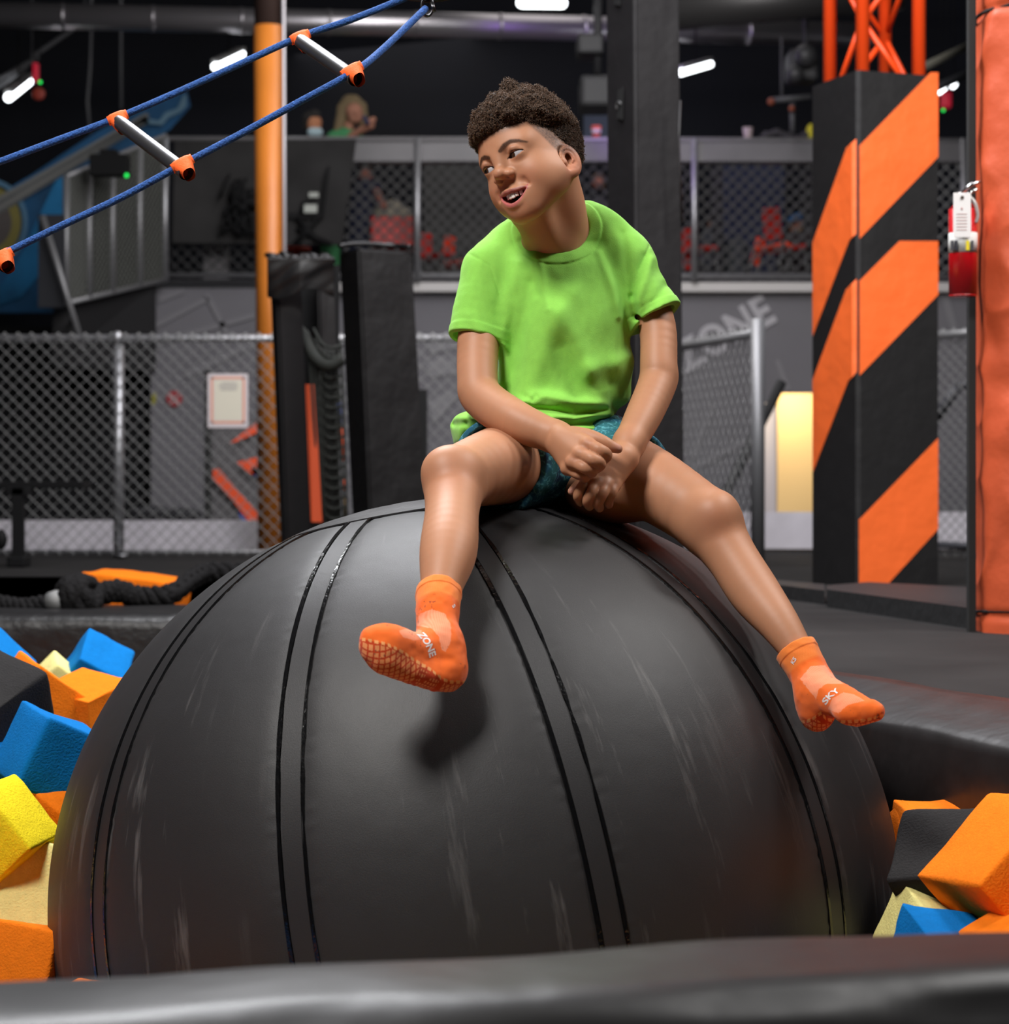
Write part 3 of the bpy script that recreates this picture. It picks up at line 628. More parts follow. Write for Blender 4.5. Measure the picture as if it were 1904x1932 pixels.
def head_paint(h, c):
    """colours in head space"""
    x, y, z = h[:, 0], h[:, 1], h[:, 2]; ax = np.abs(x); front = y > 0.04
    # cheeks a little redder, nose tip too
    c = mixc(c, (0.50, 0.17, 0.095), 0.35*np.exp(-(((ax-0.040)/0.016)**2+((z+0.036)/0.016)**2))*front)
    c = mixc(c, (0.52, 0.20, 0.12), 0.30*np.exp(-((x/0.012)**2+((z+0.024)/0.010)**2))*(y > 0.08))
    c = mixc(c, (0.56, 0.20, 0.13), 0.45*sstep(0.068, 0.076, ax)*(y < 0.02)*(z < 0.01))
    # lips and mouth
    inlip = front & (y > 0.055) & (ax < 0.031)
    up = sstep(0.0066, 0.0050, np.abs(z-(zup(x)+0.0036*(1-(x/0.030)**2)))*(1.0))*(z > zup(x)-0.004)
    wl = 0.0074-0.0040*(ax/0.028)**2
    lo = sstep(wl, wl-0.0015, zlo(x)-z)*sstep(-0.004, -0.003, zlo(x)-z)
    wu = 0.0072-0.0035*(ax/0.028)**2
    up = sstep(wu, wu-0.0015, z-zup(x))*sstep(-0.004, -0.003, z-zup(x))
    c = mixc(c, (0.30, 0.085, 0.075), up*inlip*0.85); c = mixc(c, (0.50, 0.13, 0.13), lo*inlip*0.9)
    inside = (z < zup(x)-0.0012) & (z > zlo(x)+0.0012) & (y > 0.04) & (y < 0.0785) & (ax < 0.0285)
    c = mixc(c, (0.03, 0.006, 0.006), inside*1.0)
    # nostrils
    c = mixc(c, (0.10, 0.03, 0.02), np.exp(-(((ax-0.0075)/0.0034)**2+((z+0.0295)/0.0030)**2))*(y > 0.080)*0.8)
    # eyebrows
    for s in (1, -1):
        d = polydist2(x*s, z, [(0.0125, 0.0155), (0.0220, 0.0205), (0.0330, 0.0228), (0.0440, 0.0190), (0.0520, 0.0130)])
        th = np.interp(x*s, [0.012, 0.022, 0.040, 0.053], [0.0026, 0.0034, 0.0026, 0.0010])
        nz = 0.88+0.12*noise(h, 900.0)
        c = mixc(c, (0.030, 0.014, 0.009), sstep(th+0.0016, th-0.0010, d)*(y > 0.03)*nz)
        # lash line and socket tint
        q = (x*s-0.0305)/0.0144
        zl = 0.0018+0.0057*(1-q*q)+0.0008*q
        c = mixc(c, (0.03, 0.014, 0.010), sstep(0.0014, 0.0004, np.abs(z-zl))*(np.abs(q) < 1.05)*(y > 0.066)*0.95)
        zl2 = 0.0018-0.0044*(1-q*q)+0.0010*q
        c = mixc(c, (0.12, 0.05, 0.035), sstep(0.0012, 0.0004, np.abs(z-zl2))*(np.abs(q) < 1.0)*(y > 0.066)*0.7)
        c = mixc(c, (0.33, 0.15, 0.09), 0.45*np.exp(-(((x*s-0.0305)/0.016)**2+((z-0.012)/0.006)**2))*front)
    # short hair shading above the ears and temples
    t = hairt(h); c = mixc(c, (0.05, 0.026, 0.018), sstep(-0.010, 0.002, t)*sstep(0.0, 0.02, z+0.03+0*x)*(0.75+0.25*noise(h, 700.0)))
    return c
def hairline(y): return np.interp(y, [-0.12, -0.085, -0.05, -0.030, -0.012, 0.006, 0.020, 0.036, 0.052, 0.075, 0.1], [-0.020, -0.020, -0.026, -0.036, -0.030, -0.016, -0.002, 0.022, 0.046, 0.0475, 0.047])
def hairt(h):
    x, y, z = h[..., 0], h[..., 1], h[..., 2]; a = z-hairline(y)
    side = sstep(0.045, 0.066, np.abs(x))
    return np.where(a > 0, 0.0, a*0.9)+np.clip(a, 0, 1)*(1.2*(1-side)+side*(0.10+0.55*sstep(0.030, 0.065, z)))-0.0006
def hair_sdf_l(h):
    x, y, z = h[..., 0], h[..., 1], h[..., 2]
    t = np.clip(hairt(h), -0.02, (0.0175-0.009*sstep(-0.01, -0.07, y))*(1-0.45*sstep(0.02, 0.055, x)))
    k = evals([Ell((0, -0.014, 0.030), (0.069, 0.081, 0.082)), Ell((0, 0.034, 0.040), (0.0490, 0.047, 0.050), k=0.03)], h)
    n = 0.0060*noise(h, 62.0)+0.0034*noise(h+3.1, 150.0)+0.0016*noise(h+1.7, 380.0)
    g = sstep(0.002, 0.016, t)
    tuft = 0.016*np.exp(-(((x+0.020)/0.012)**2+((y-0.014)/0.014)**2+((z-0.125)/0.03)**2))
    return k-t-n*g-tuft
def colour_body(pos):
    n = noise(pos, 38.0)*0.5+noise(pos, 11.0)*0.5
    c = np.tile(np.array([0.49, 0.232, 0.130]), (len(pos), 1))*(1+0.07*n[:, None])
    # knees and knuckles redder
    for q, r, m in ((P(850, 905, 3.22), 0.035, 0.30), (P(1352, 985, 3.31), 0.032, 0.35), (P(1110, 838, 3.3), 0.010, 0.3), (P(1095, 856, 3.3), 0.010, 0.3), (P(1081, 872, 3.3), 0.010, 0.3), (P(1128, 916, 3.335), 0.011, 0.3), (P(1143, 920, 3.335), 0.011, 0.3), (P(1157, 920, 3.345), 0.010, 0.3)):
        d = np.linalg.norm(pos-q, axis=1); c = mixc(c, (0.42, 0.15, 0.085), m*np.exp(-(d/r)**2))
    for q in (P(1164, 846, 3.322), P(1080, 926, 3.350)):
        d = np.linalg.norm(pos-q, axis=1); c = mixc(c, (0.62, 0.30, 0.24), 0.8*np.exp(-(d/0.0075)**2))
    h = tohead(pos); m = (np.linalg.norm(h, axis=1) < 0.15) & (h[:, 2] > -0.115)
    c[m] = head_paint(h[m], c[m]); return c
skin = mat('skin', (0.5, 0.22, 0.12), rough=0.50, spec=0.35, vcol=True, sss=0.12, bump=(900, 0.12, 0.0006))

def zone(prims, lo, hi, h, post=None, it=1):
    p, q = isosurface(prims, lo, hi, h, post); return p, q
FAST = False
parts_ = [zone(neckprims(), P(880, 520, 3.40)-np.array([0, 0.08, 0]), P(1140, 150, 3.62)+np.array([0.02, 0.05, 0.0]), 0.00125),
          zone(armprims(), P(840, 990, 3.25)-np.array([0, 0.03, 0]), P(1310, 440, 3.62)+np.array([0.02, 0.03, 0]), 0.0015),
          zone(legprims(), P(660, 1420, 2.85)-0.03, P(1690, 450, 3.62)+np.array([0.02, 0.12, 0.02]), 0.0023)]
_o = 0; _pp = []; _qq = []
for a, b in parts_: _pp.append(a); _qq.append(b+_o); _o += len(a)
me, hp = nets_mesh('skin_surface', np.concatenate(_pp), np.concatenate(_qq), 2); paint(me, colour_body(hp)); body = put('body', me, skin, boy)
body['label'] = 'medium brown skin'
# ---- eyes and teeth
eyem = mat('eye', (0.8, 0.78, 0.76), rough=0.12, vcol=True, coat=0.6)
def make_eye(s):
    c = np.array([s*0.0305, 0.0652, 0.0018]); R = 0.01335
    g = np.array([0.34, 0.94, 0.02]); g /= np.linalg.norm(g)              # gaze, towards the subject's right
    bm = bmesh.new(); bmesh.ops.create_icosphere(bm, subdivisions=5, radius=1.0); me = bpy.data.meshes.new('eyeball'); bm.to_mesh(me); bm.free()
    v = np.empty(len(me.vertices)*3); me.vertices.foreach_get('co', v); v = v.reshape(-1, 3)
    a = np.degrees(np.arccos(np.clip(v@g, -1, 1))); col = np.tile([0.46, 0.44, 0.46], (len(v), 1))
    col = mixc(col, (0.055, 0.024, 0.012), sstep(28, 26, a)); col = mixc(col, (0.015, 0.008, 0.006), sstep(28.5, 26.5, a)*sstep(24, 26, a)); col = mixc(col, (0.003, 0.003, 0.003), sstep(13, 11, a))
    w_ = toworld(v*R+c); me.vertices.foreach_set('co', w_.ravel()); paint(me, col); put('eyeball', me, eyem, boy, True)
for s in (1, -1): make_eye(s)
def make_teeth():
    m = MB(); n = 8
    for i in range(n):
        x = (i-3.5)*0.0056; y = 0.0800-0.0190*(x/0.022)**2; zt = zup(x)+0.0022; hgt = 0.0104 if abs(i-3.5) < 1 else 0.0090 if abs(i-3.5) < 3 else 0.0072
        c = Vector(toworld((x, y, zt-hgt/2))); ang = math.atan2(-2*0.0190*x/0.022**2, 1)
        R = Matrix(HR.tolist()) @ Matrix.Rotation(ang, 3, 'Z')
        m.box((-0.00285, -0.0020, -hgt/2), (0.00285, 0.0020, hgt/2), rot=R, at=c, bevel=0.0011, seg=3)
    me = m.mesh('teeth'); put('teeth', me, mat('tooth', (0.95, 0.93, 0.88), rough=0.2), boy, True)
make_teeth()
# ------------------------------------------------------------------ hair
hairm = mat('hair', (0.060, 0.036, 0.024), rough=0.62, spec=0.25, vcol=True)
def make_hair():
    f = lambda p: hair_sdf_l(tohead(p))
    pr = [Pr(f, toworld((0, -0.02, 0.05)), 0.16)]
    lo = np.min([toworld(q) for q in [(a, b, c) for a in (-.11, .11) for b in (-.13, .1) for c in (-.07, .16)]], 0); hi = np.max([toworld(q) for q in [(a, b, c) for a in (-.11, .11) for b in (-.13, .1) for c in (-.07, .16)]], 0)
    p, q = isosurface(pr, lo, hi, 0.0016)
    h = tohead(p); keep = hairt(h) > 0.0004
    q = q[keep[q].all(1)]
    me, p = nets_mesh('hair', p, q, 1)
    n = noise(p, 260.0)*0.5+noise(p, 90.0)*0.5
    col = np.array([0.036, 0.021, 0.014])*(1+0.45*n[:, None]); paint(me, col); o = put('hair', me, hairm, boy, label='short dark brown curly hair')
    # curls: small springy loops standing on the cap
    h = tohead(p); t = hairt(h); used = np.unique(q); cand = used[t[used] > 0.0025]
    sel = RNG.choice(cand, 17000); nrm = np.empty(len(me.vertices)*3); me.vertices.foreach_get('normal', nrm) if hasattr(me.vertices[0], 'normal') else None
    nrm = nrm.reshape(-1, 3); K = 9; S = 3
    ang = np.linspace(0, 2*np.pi*1.35, K)
    V = []; Q = []; CO = []; b = 0
    for i in sel:
        c = p[i]; n_ = nrm[i]; a = RNG.normal(size=3); a = a-n_*(a@n_)*0.6; a /= np.linalg.norm(a); u = np.cross(a, n_); u /= np.linalg.norm(u)+1e-9
        f_ = min(1.0, 0.3+t[i]/0.012); R = RNG.uniform(0.0013, 0.0028)*f_; ln = RNG.uniform(0.001, 0.0050)*f_; r = RNG.uniform(0.00028, 0.00045)
        pts = c+n_*(-0.0006)+np.outer(np.cos(ang)*R, u)+np.outer(np.sin(ang)*R, n_*0.7+a*0.3)+np.outer(ang/ang[-1]*ln, n_*0.75+a*0.5)
        tg = np.gradient(pts, axis=0); tg /= np.linalg.norm(tg, axis=1)[:, None]; s1 = np.cross(tg, a); s1 /= np.linalg.norm(s1, axis=1)[:, None]+1e-9; s2 = np.cross(tg, s1)
        for k in range(S):
            t_ = 2*np.pi*k/S; V.append(pts+(s1*np.cos(t_)+s2*np.sin(t_))*r)
        g = np.arange(K-1)
        for k in range(S):
            k2 = (k+1) % S; Q.append(np.stack([b+k*K+g, b+k*K+g+1, b+k2*K+g+1, b+k2*K+g], 1))
        CO.append(np.tile(np.array([0.092, 0.054, 0.034])*RNG.uniform(0.5, 1.7), (K*S, 1))); b += K*S
    V = np.concatenate(V); Q = np.concatenate(Q)
    me2, _ = nets_mesh('curls', V, Q, 0); paint(me2, np.concatenate(CO)); c2 = put('curls', me2, hairm, o)
    c2.matrix_parent_inverse = Matrix(); o.matrix_parent_inverse = Matrix.Translation(-boy.location)
    return o
make_hair()
# ------------------------------------------------------------------ t-shirt
def px_of(p):                                           # front of the cloth, in photo pixels at the boy's depth
    return (p[..., 0]*1134+CX, HY-(p[..., 2]-CZ)*1134)
FOLDS = [  # (polyline, width px, height m)  ridges > 0, creases < 0
    ([(985, 455), (1000, 500), (1012, 560)], 9, -0.0035), ([(1003, 462), (1020, 510), (1030, 590)], 8, 0.003),
    ([(1070, 560), (1030, 640), (1000, 720), (985, 770)], 26, 0.007), ([(1000, 540), (985, 620), (972, 700), (960, 760)], 14, -0.006),
    ([(975, 500), (960, 560), (950, 640), (948, 720)], 14, 0.005),
    ([(1050, 600), (1078, 655), (1112, 705)], 24, 0.0085), ([(1060, 665), (1078, 720), (1090, 770)], 22, -0.007),
    ([(1112, 705), (1150, 700), (1185, 680)], 20, 0.006), ([(1140, 715), (1160, 735), (1150, 770)], 22, -0.010),
    ([(1130, 480), (1152, 540), (1168, 600)], 9, 0.004), 
    ([(1175, 440), (1182, 500), (1190, 560)], 8, -0.003),
    ([(985, 757), (1030, 752), (1080, 762), (1140, 768)], 10, 0.008), ([(990, 772), (1050, 778), (1080, 786), (1140, 774)], 6, -0.010),
    ([(1040, 792), (1090, 788), (1150, 782)], 9, 0.009), ([(1060, 806), (1110, 800), (1150, 796)], 6, -0.007), ([(985, 750), (1003, 758), (1010, 752)], 6, -0.007),
    ([(1020, 820), (1080, 808), (1150, 812)], 9, 0.005),
    ([(850, 778), (880, 785), (905, 800)], 12, 0.007), ([(858, 800), (880, 800)], 7, -0.007), ([(875, 795), (868, 830)], 10, 0.006),
    ([(888, 600), (905, 630)], 10, 0.002),
    ([(1192, 560), (1200, 600)], 7, -0.006), ([(1200, 570), (1215, 530), (1230, 490)], 10, 0.004), ([(1192, 545), (1205, 512), (1215, 485)], 9, -0.003), ([(1205, 600), (1235, 570), (1255, 540)], 9, -0.004),
]
OPC = P(1050, 422, 3.525); OPR = (0.0605, 0.088, 0.0530)
OPEN = Ell(OPC, OPR)
SLL = [(928, 512, 3.575), (912, 562, 3.560), (896, 640, 3.540)]; SLR = [(1174, 496, 3.585), (1205, 545, 3.570), (1240, 600, 3.555)]
def shirt():
    rows = [W(455, 985, 1130, 3.595, 0.060), W(485, 945, 1165, 3.59, 0.080), W(530, 936, 1188, 3.585, 0.094), W(600, 943, 1190, 3.58, 0.102), W(660, 945, 1192, 3.58, 0.101), W(720, 940, 1193, 3.58, 0.101),
            W(752, 928, 1190, 3.58, 0.108), W(772, 890, 1172, 3.58, 0.116), W(795, 852, 1160, 3.58, 0.118), W(815, 851, 1165, 3.585, 0.122), W(842, 857, 1172, 3.60, 0.126)]
    L = [Loft(rows), limb([(924, 512, 3.575), (985, 455, 3.60), (1058, 440, 3.61), (1120, 436, 3.60), (1182, 488, 3.58)], [0.0430, 0.0450, 0.0480, 0.0460, 0.0440], 0.03)]
    d1 = P(*SLL[2])-P(*SLL[1]); d1 /= np.linalg.norm(d1); d2 = P(*SLR[2])-P(*SLR[1]); d2 /= np.linalg.norm(d2)
    e1 = P(*SLL[2]); e2 = P(*SLR[2])
    def sleeve(pts, rs, e, d, r):
        base = limb(pts, rs, 0.0, n=5, kin=0.0008); bore = Cap(e+d*0.006, e+d*0.07, r, r*1.10)
        def f(p):
            h = (p-e)@d; x = base.f(p)-0.0012*sstep(0.0165, 0.0145, -h)*sstep(-0.003, 0, -h); return smax(smax(x, h, 0.002), -bore.f(p), 0.001)
        return Pr(f, base.c, base.r, 'u', 0.020)
    L.append(sleeve(SLL+[(893, 665, 3.53)], [0.0455, 0.0455, 0.0445, 0.0445], e1, d1, 0.0370)); L.append(sleeve(SLR+[(1256, 626, 3.545)], [0.0455, 0.0450, 0.0462, 0.0465], e2, d2, 0.0350))
    # neck opening
    L.append(Ell(OPC, OPR, op='s', k=0.002))
    # hem: cut on a slanting line and hollow it
    def hem(p):
        x, y = px_of(p); line = np.interp(x, [840, 870, 940, 1040, 1100, 1165], [842, 836, 838, 826, 818, 822]); return (y-line)/1134
    L.append(Pr(hem, P(1040, 800, 3.58), 5.0, 'i', 0.002))
    L.append(Loft([W(800, 885, 1150, 3.585, 0.098), W(870, 870, 1165, 3.59, 0.114)], op='s', k=0.001))
    return L
def shirt_post(p, d):
    m = np.abs(d) < 0.03
    if not m.any(): return d
    q = p[m]; x, y = px_of(q); dd = d[m].copy(); fr = sstep(3.62, 3.56, q[:, 1])
    for pl, w_, a in FOLDS:
        r = polydist2(x, y, pl)
        dd -= (a*1.3 if a > 0 else a*1.0)*np.exp(-(r/w_)**2)*fr
    dd -= 0.0016*noise(q*np.array([1, 1, 0.5]), 42.0)+0.0004*noise(q*np.array([1.4, 1, 0.6])+5, 95.0)
    # ribbed collar band and its seam
    o = OPEN.f(q); dd -= 0.0022*sstep(0.0185, 0.0160, o)*(o > -0.01); dd += 0.0008*np.exp(-((o-0.0190)/0.0022)**2)
    # shoulder seams
    dd += 0.0012*np.exp(-(polydist2(x, y, [(884, 478), (925, 505), (943, 560)])/2.2)**2)*fr+0.0012*np.exp(-(polydist2(x, y, [(1226, 462), (1205, 510), (1192, 560)])/2.2)**2)*fr
    out = d.copy(); out[m] = dd; return out
shm = mat('lime_cotton', (0.29, 0.68, 0.10), rough=0.85, spec=0.15, bump=(700, 0.35, 0.0012), sheen=0.15, mottled=(60, 0.05))
_p, _q = isosurface(shirt(), P(835, 860, 3.60)+np.array([0, -0.16, 0]), P(1310, 375, 3.62)+np.array([0.02, 0.14, 0]), 0.00175, shirt_post)
me, _p = nets_mesh('t_shirt', _p, _q, 2); put('t_shirt', me, shm, boy)
# ------------------------------------------------------------------ shorts
def shorts():
    L = [Loft([W(790, 950, 1170, 3.60, 0.088), W(850, 925, 1180, 3.595, 0.098), W(900, 945, 1180, 3.58, 0.104), W(938, 985, 1120, 3.57, 0.080)])]
    for pts, rs, e, out in (([(1002, 866, 3.57), (965, 873, 3.49), (925, 882, 3.42)], [0.088, 0.0815, 0.0775], (940, 876, 3.445), LTH), ([(1110, 868, 3.58), (1180, 892, 3.50), (1225, 912, 3.46)], [0.086, 0.0740, 0.0690], (1206, 880, 3.47), RTH)):
        a = P(*out[0]); b = P(*out[1]); d = b-a; d /= np.linalg.norm(d); e = P(*e)
        if out is LTH: d = d+np.array([0.10, 0, 0.12]); d /= np.linalg.norm(d)
        else: d = d+np.array([0.05, -0.05, 0.55]); d /= np.linalg.norm(d)
        base = limb(pts, rs, 0.0)
        L.append(Pr(lambda p, base=base, e=e, d=d: smax(base.f(p), (p-e)@d, 0.002), base.c, base.r, 'u', 0.02))
        L.append(Cap(e-d*0.035, e+d*0.06, 0.0665 if out is LTH else 0.0600, 0.072 if out is LTH else 0.066, op='s', k=0.001))
    return L
def shorts_post(p, d):
    m = np.abs(d) < 0.02
    if not m.any(): return d
    out = d.copy(); q = p[m]; out[m] = d[m]-0.0040*noise(q*np.array([1.5, 1, 0.6]), 26.0)-0.0018*noise(q+9, 60.0); return out
_p, _q = isosurface(shorts(), P(850, 960, 3.60)+np.array([0, -0.25, 0]), P(1290, 780, 3.62)+np.array([0.02, 0.14, 0]), 0.0020, shorts_post)
me, _p = nets_mesh('shorts', _p, _q, 1)
n1 = noise(_p*np.array([1, 1, 1.4]), 26.0); n2 = noise(_p+7, 230.0); n3 = noise(_p+2, 60.0)
col = np.tile([0.010, 0.115, 0.200], (len(_p), 1)); col = mixc(col, (0.006, 0.025, 0.070), sstep(-0.1, 0.4, n1)); col = mixc(col, (0.02, 0.17, 0.16), sstep(0.0, 0.5, n3)*0.6)
veins = np.exp(-(np.abs(noise(_p, 150.0)+0.4*n2)/0.09)**2); col = mixc(col, (0.15, 0.50, 0.58), veins*0.75)
paint(me, col); put('shorts', me, mat('print_cloth', (0, 0.2, 0.3), rough=0.8, vcol=True, bump=(600, 0.3, 0.001)), boy, label='blue and teal printed shorts')
# ------------------------------------------------------------------ socks
sockm = mat('sock_knit', (0.9, 0.2, 0.03), rough=0.85, spec=0.15, vcol=True, bump=(1200, 0.5, 0.0012), sheen=0.2)
def make_sock(side):
    if side == 'l':
        leg = limb([(828, 1118, 3.056), (826, 1150, 3.03), (826, 1188, 3.008), (836, 1235, 2.985), (843, 1262, 2.975)], [0.0318, 0.0300, 0.0288, 0.0300, 0.0290])
        L = [leg, Ell(P(845, 1268, 2.972), (0.0190, 0.0300, 0.0235), k=0.015), limb([(830, 1215, 2.985), (785, 1228, 2.948), (735, 1214, 2.915), (708, 1208, 2.905)], [0.0290, 0.0250, 0.0255, 0.0175], 0.02),
             Ell(P(722, 1220, 2.910), (0.0300, 0.0260, 0.0260), k=0.012), limb([(700, 1204, 2.902), (694, 1218, 2.896)], [0.0110, 0.0090], 0.012), limb([(712, 1238, 2.895), (735, 1255, 2.90), (820, 1280, 2.945)], [0.0120, 0.0150, 0.0170], 0.02)]
        heel = P(852, 1292, 2.975); toe = P(694, 1214, 2.905); inner = P(700, 1240, 2.86)
        c0 = P(827, 1117, 3.058); c1 = P(826, 1150, 3.03); lo = P(675, 1312, 2.83)-0.02; hi = P(880, 1105, 3.08)+0.03
        sn = np.array([-0.10, -0.85, -0.50])
    else:
        leg = limb([(1503, 1228, 3.215), (1522, 1262, 3.200), (1538, 1295, 3.185), (1542, 1335, 3.172)], [0.0315, 0.0290, 0.0285, 0.0280])
        L = [leg, Ell(P(1541, 1348, 3.172), (0.0220, 0.0260, 0.0245), k=0.015), limb([(1540, 1305, 3.165), (1580, 1320, 3.125), (1615, 1336, 3.085), (1644, 1343, 3.060)], [0.0300, 0.0255, 0.0215, 0.0145], 0.02),
             Ell(P(1608, 1345, 3.085), (0.0270, 0.0260, 0.0175), k=0.012), limb([(1646, 1338, 3.055), (1655, 1342, 3.05)], [0.0110, 0.0105], 0.012)]
        heel = P(1535, 1368, 3.175); toe = P(1665, 1350, 3.045)
        c0 = P(1500, 1226, 3.217); c1 = P(1522, 1262, 3.200); lo = P(1455, 1400, 3.02)-0.02; hi = P(1690, 1195, 3.23)+0.03
        sn = np.array([-0.10, -0.30, -0.95])
    ax = c0-c1; ax /= np.linalg.norm(ax)
    L.append(Pr(lambda p: (p-c0)@ax, c0, 5.0, 'i', 0.0015)); L.append(Cap(c0-ax*0.02, c0+ax*0.03, 0.0285, 0.0295, op='s', k=0.0008))
    ln = toe-heel; LN = np.linalg.norm(ln); ln /= LN; sn = sn-ln*(sn@ln); sn /= np.linalg.norm(sn); wd = np.cross(sn, ln)
    def post(p, d):
        h = -(p-c0)@ax; band = sstep(0.0125, 0.0115, h)*(h > -0.005); m = np.abs(d) < 0.02
        out = d-0.0009*band
        if m.any(): out[m] -= 0.0007*noise(p[m], 110.0)
        return out
    p, q = isosurface(L, lo, hi, 0.00095, post); me, p = nets_mesh('sock', p, q, 1)
    nr = np.empty(len(me.vertices)*3); me.vertices.foreach_get('normal', nr); nr = nr.reshape(-1, 3)
    col = np.tile([0.95, 0.165, 0.022], (len(p), 1)); h = -(p-c0)@ax
    col = mixc(col, (1.0, 0.26, 0.05), sstep(0.038, 0.030, h)); col = mixc(col, (0.75, 0.12, 0.02), np.exp(-((h-0.0125)/0.0009)**2)*0.6)
    col = mixc(col, (1.0, 0.20, 0.03), sstep(0.0, 0.6, np.sin(np.arctan2((p-c0)@wd, (p-c0)@ln)*60))*0.25*(h < 0.030)*(h > 0.013))
    # paler ventilated knit over the ankle and the top of the foot, with an orange lettering band between
    rel = p-heel; u = rel@ln; v = rel@wd; s_ = nr@sn
    X, Y_ = pxy(p); X = X+1.5*noise(p, 300.0); fr = s_ < 0.75
    if side == 'l':
        line = [(680, 1206), (691, 1207), (728, 1215), (747, 1223), (762, 1232), (783, 1246), (798, 1255), (812, 1263), (824, 1273), (836, 1282), (848, 1287), (874, 1287)]
        A = [(786, 1180), (792, 1158), (815, 1149), (840, 1158), (851, 1180), (852, 1206), (842, 1230), (833, 1226), (828, 1202), (815, 1186)]; B = [(752, 1190), (778, 1183), (796, 1190), (798, 1206), (780, 1208), (760, 1202)]
    else:
        line = [(1508, 1364), (1516, 1362), (1526, 1360), (1534, 1356), (1541, 1351), (1549, 1345), (1560, 1357), (1577, 1361), (1590, 1362), (1618, 1361), (1634, 1359), (1658, 1352), (1680, 1348)]
        A = [(1510, 1280), (1530, 1257), (1556, 1255), (1578, 1278), (1592, 1290), (1560, 1290), (1545, 1300), (1541, 1320), (1528, 1305)]; B = [(1562, 1338), (1570, 1318), (1592, 1306), (1612, 1310), (1632, 1322), (1600, 1330), (1582, 1346)]
    front = nr[:, 1] < 0.35; rib = 0.80+0.20*np.sin(((p-c0)@ln)*2400)
    for pl, st in ((A, 0.75), (B, 0.65)): col = mixc(col, (1.0, 0.42, 0.26), (inpoly(X, Y_, pl) & front)*rib*st)
    ly = np.interp(X, [a for a, b in line], [b for a, b in line]); below = Y_-ly; uu = u/LN
    sole = sstep(-1.0, 1.0, below) if side == 'l' else sstep(-1.0, 1.0, below)
    sole = np.maximum(sole, sstep(0.80, 0.9, s_)); col = mixc(col, (0.52, 0.035, 0.008), sole*0.85)
    g1 = (u+0.55*v)/0.0088; g2 = (u-1.1*v)/0.0100
    dots = (np.abs((g1 % 1)-0.5) < 0.36)*(np.abs((g2 % 1)-0.5) < 0.36)*((uu > 0.52) | (uu < 0.20))*(below > 5)
    col = mixc(col, (0.86, 0.33, 0.12), dots.astype(float)*0.9)
    mid = (np.abs((u/0.0050 % 1)-0.5) < 0.3)*(np.abs((v/0.0060 % 1)-0.5) < 0.33)*(uu > 0.26)*(uu < 0.50)*(noise(p, 160.0) > -0.25)*(below > 8)
    col = mixc(col, (0.86, 0.33, 0.12), mid.astype(float)*0.9)
    arc = np.interp(X, [a for a, b in line], np.concatenate([[0], np.cumsum([math.dist(line[i], line[i+1]) for i in range(len(line)-1)])]))
    edge = (np.abs(below) < 3.2)*(np.abs((arc/12.5 % 1)-0.5) < 0.30)*front
    col = mixc(col, (0.98, 0.45, 0.16), edge.astype(float)*0.9)
    sp = noise(p, 420.0)*(0.5+0.5*noise(p+4, 50.0)); col = mixc(col, (0.10, 0.03, 0.03), sstep(0.50, 0.62, sp)*0.7*(h > 0.035))
    paint(me, col)
    o = put('sock', me, sockm, boy, label='orange grip sock')
    vs = [Vector(a) for a in p]; bvh = BVHTree.FromPolygons([tuple(a) for a in p], q.tolist())
    return o, bvh
def decal(text, size, cen, u, v, cast, bvh, name, m, parent, off=0.0006, bend=0.0, xs=1.0, curve=None):
    """lettering moulded to a surface: each vertex is dropped along -cast onto it"""
    cu = bpy.data.curves.new('t', 'FONT'); cu.body = text; cu.size = size; cu.align_x = 'CENTER'; cu.align_y = 'CENTER'; cu.resolution_u = 3
    cu.offset = size*0.03
    o = bpy.data.objects.new('t', cu); C.objects.link(o); dg = bpy.context.evaluated_depsgraph_get(); me = bpy.data.meshes.new_from_object(o.evaluated_get(dg)); bpy.data.objects.remove(o)
    bm = bmesh.new(); bm.from_mesh(me)
    bmesh.ops.triangulate(bm, faces=bm.faces); bmesh.ops.subdivide_edges(bm, edges=[e for e in bm.edges if e.calc_length() > size*0.12], cuts=3, use_grid_fill=False)
    bmesh.ops.triangulate(bm, faces=bm.faces)
    cen = Vector(cen); u = Vector(u).normalized(); v = Vector(v).normalized(); cast = Vector(cast).normalized()
    for w_ in bm.verts:
        x, y = w_.co.x*xs, w_.co.y+bend*w_.co.x*w_.co.x; q = cen+u*x+v*y+cast*0.05; hit = bvh.ray_cast(q, -cast, 0.12)
        w_.co = (hit[0]+cast*off) if hit[0] is not None else cen+u*x+v*y
    bm.to_mesh(me); bm.free(); return put(name, me, m, parent)
whitepr = mat('white_print', (0.85, 0.80, 0.80), rough=0.7)
so, bv = make_sock('l')
o = decal('ZONE', 0.0135, P(806, 1211, 2.90), (0.55, 0, -1.0), (1.0, 0, 0.55), (0, -1, 0.15), bv, 'lettering', whitepr, so, bend=-9); o.matrix_parent_inverse = Matrix()
o = decal('S', 0.0095, P(861, 1144, 3.0), (0.4, 0, -1.0), (1.0, 0, 0.4), (0.5, -1, 0), bv, 'lettering', whitepr, so); o.matrix_parent_inverse = Matrix()
so, bv = make_sock('r')
o = decal('SKY', 0.0150, P(1567, 1302, 3.08), (0.80, 0, 0.60), (-0.6, 0, 0.8), (-0.15, -1, 0.45), bv, 'lettering', whitepr, so, bend=-9); o.matrix_parent_inverse = Matrix()
o = decal('KS', 0.0095, P(1480, 1250, 3.15), (0.55, 0, 0.85), (-0.85, 0, 0.55), (-0.6, -1, 0), bv, 'lettering', whitepr, so); o.matrix_parent_inverse = Matrix()
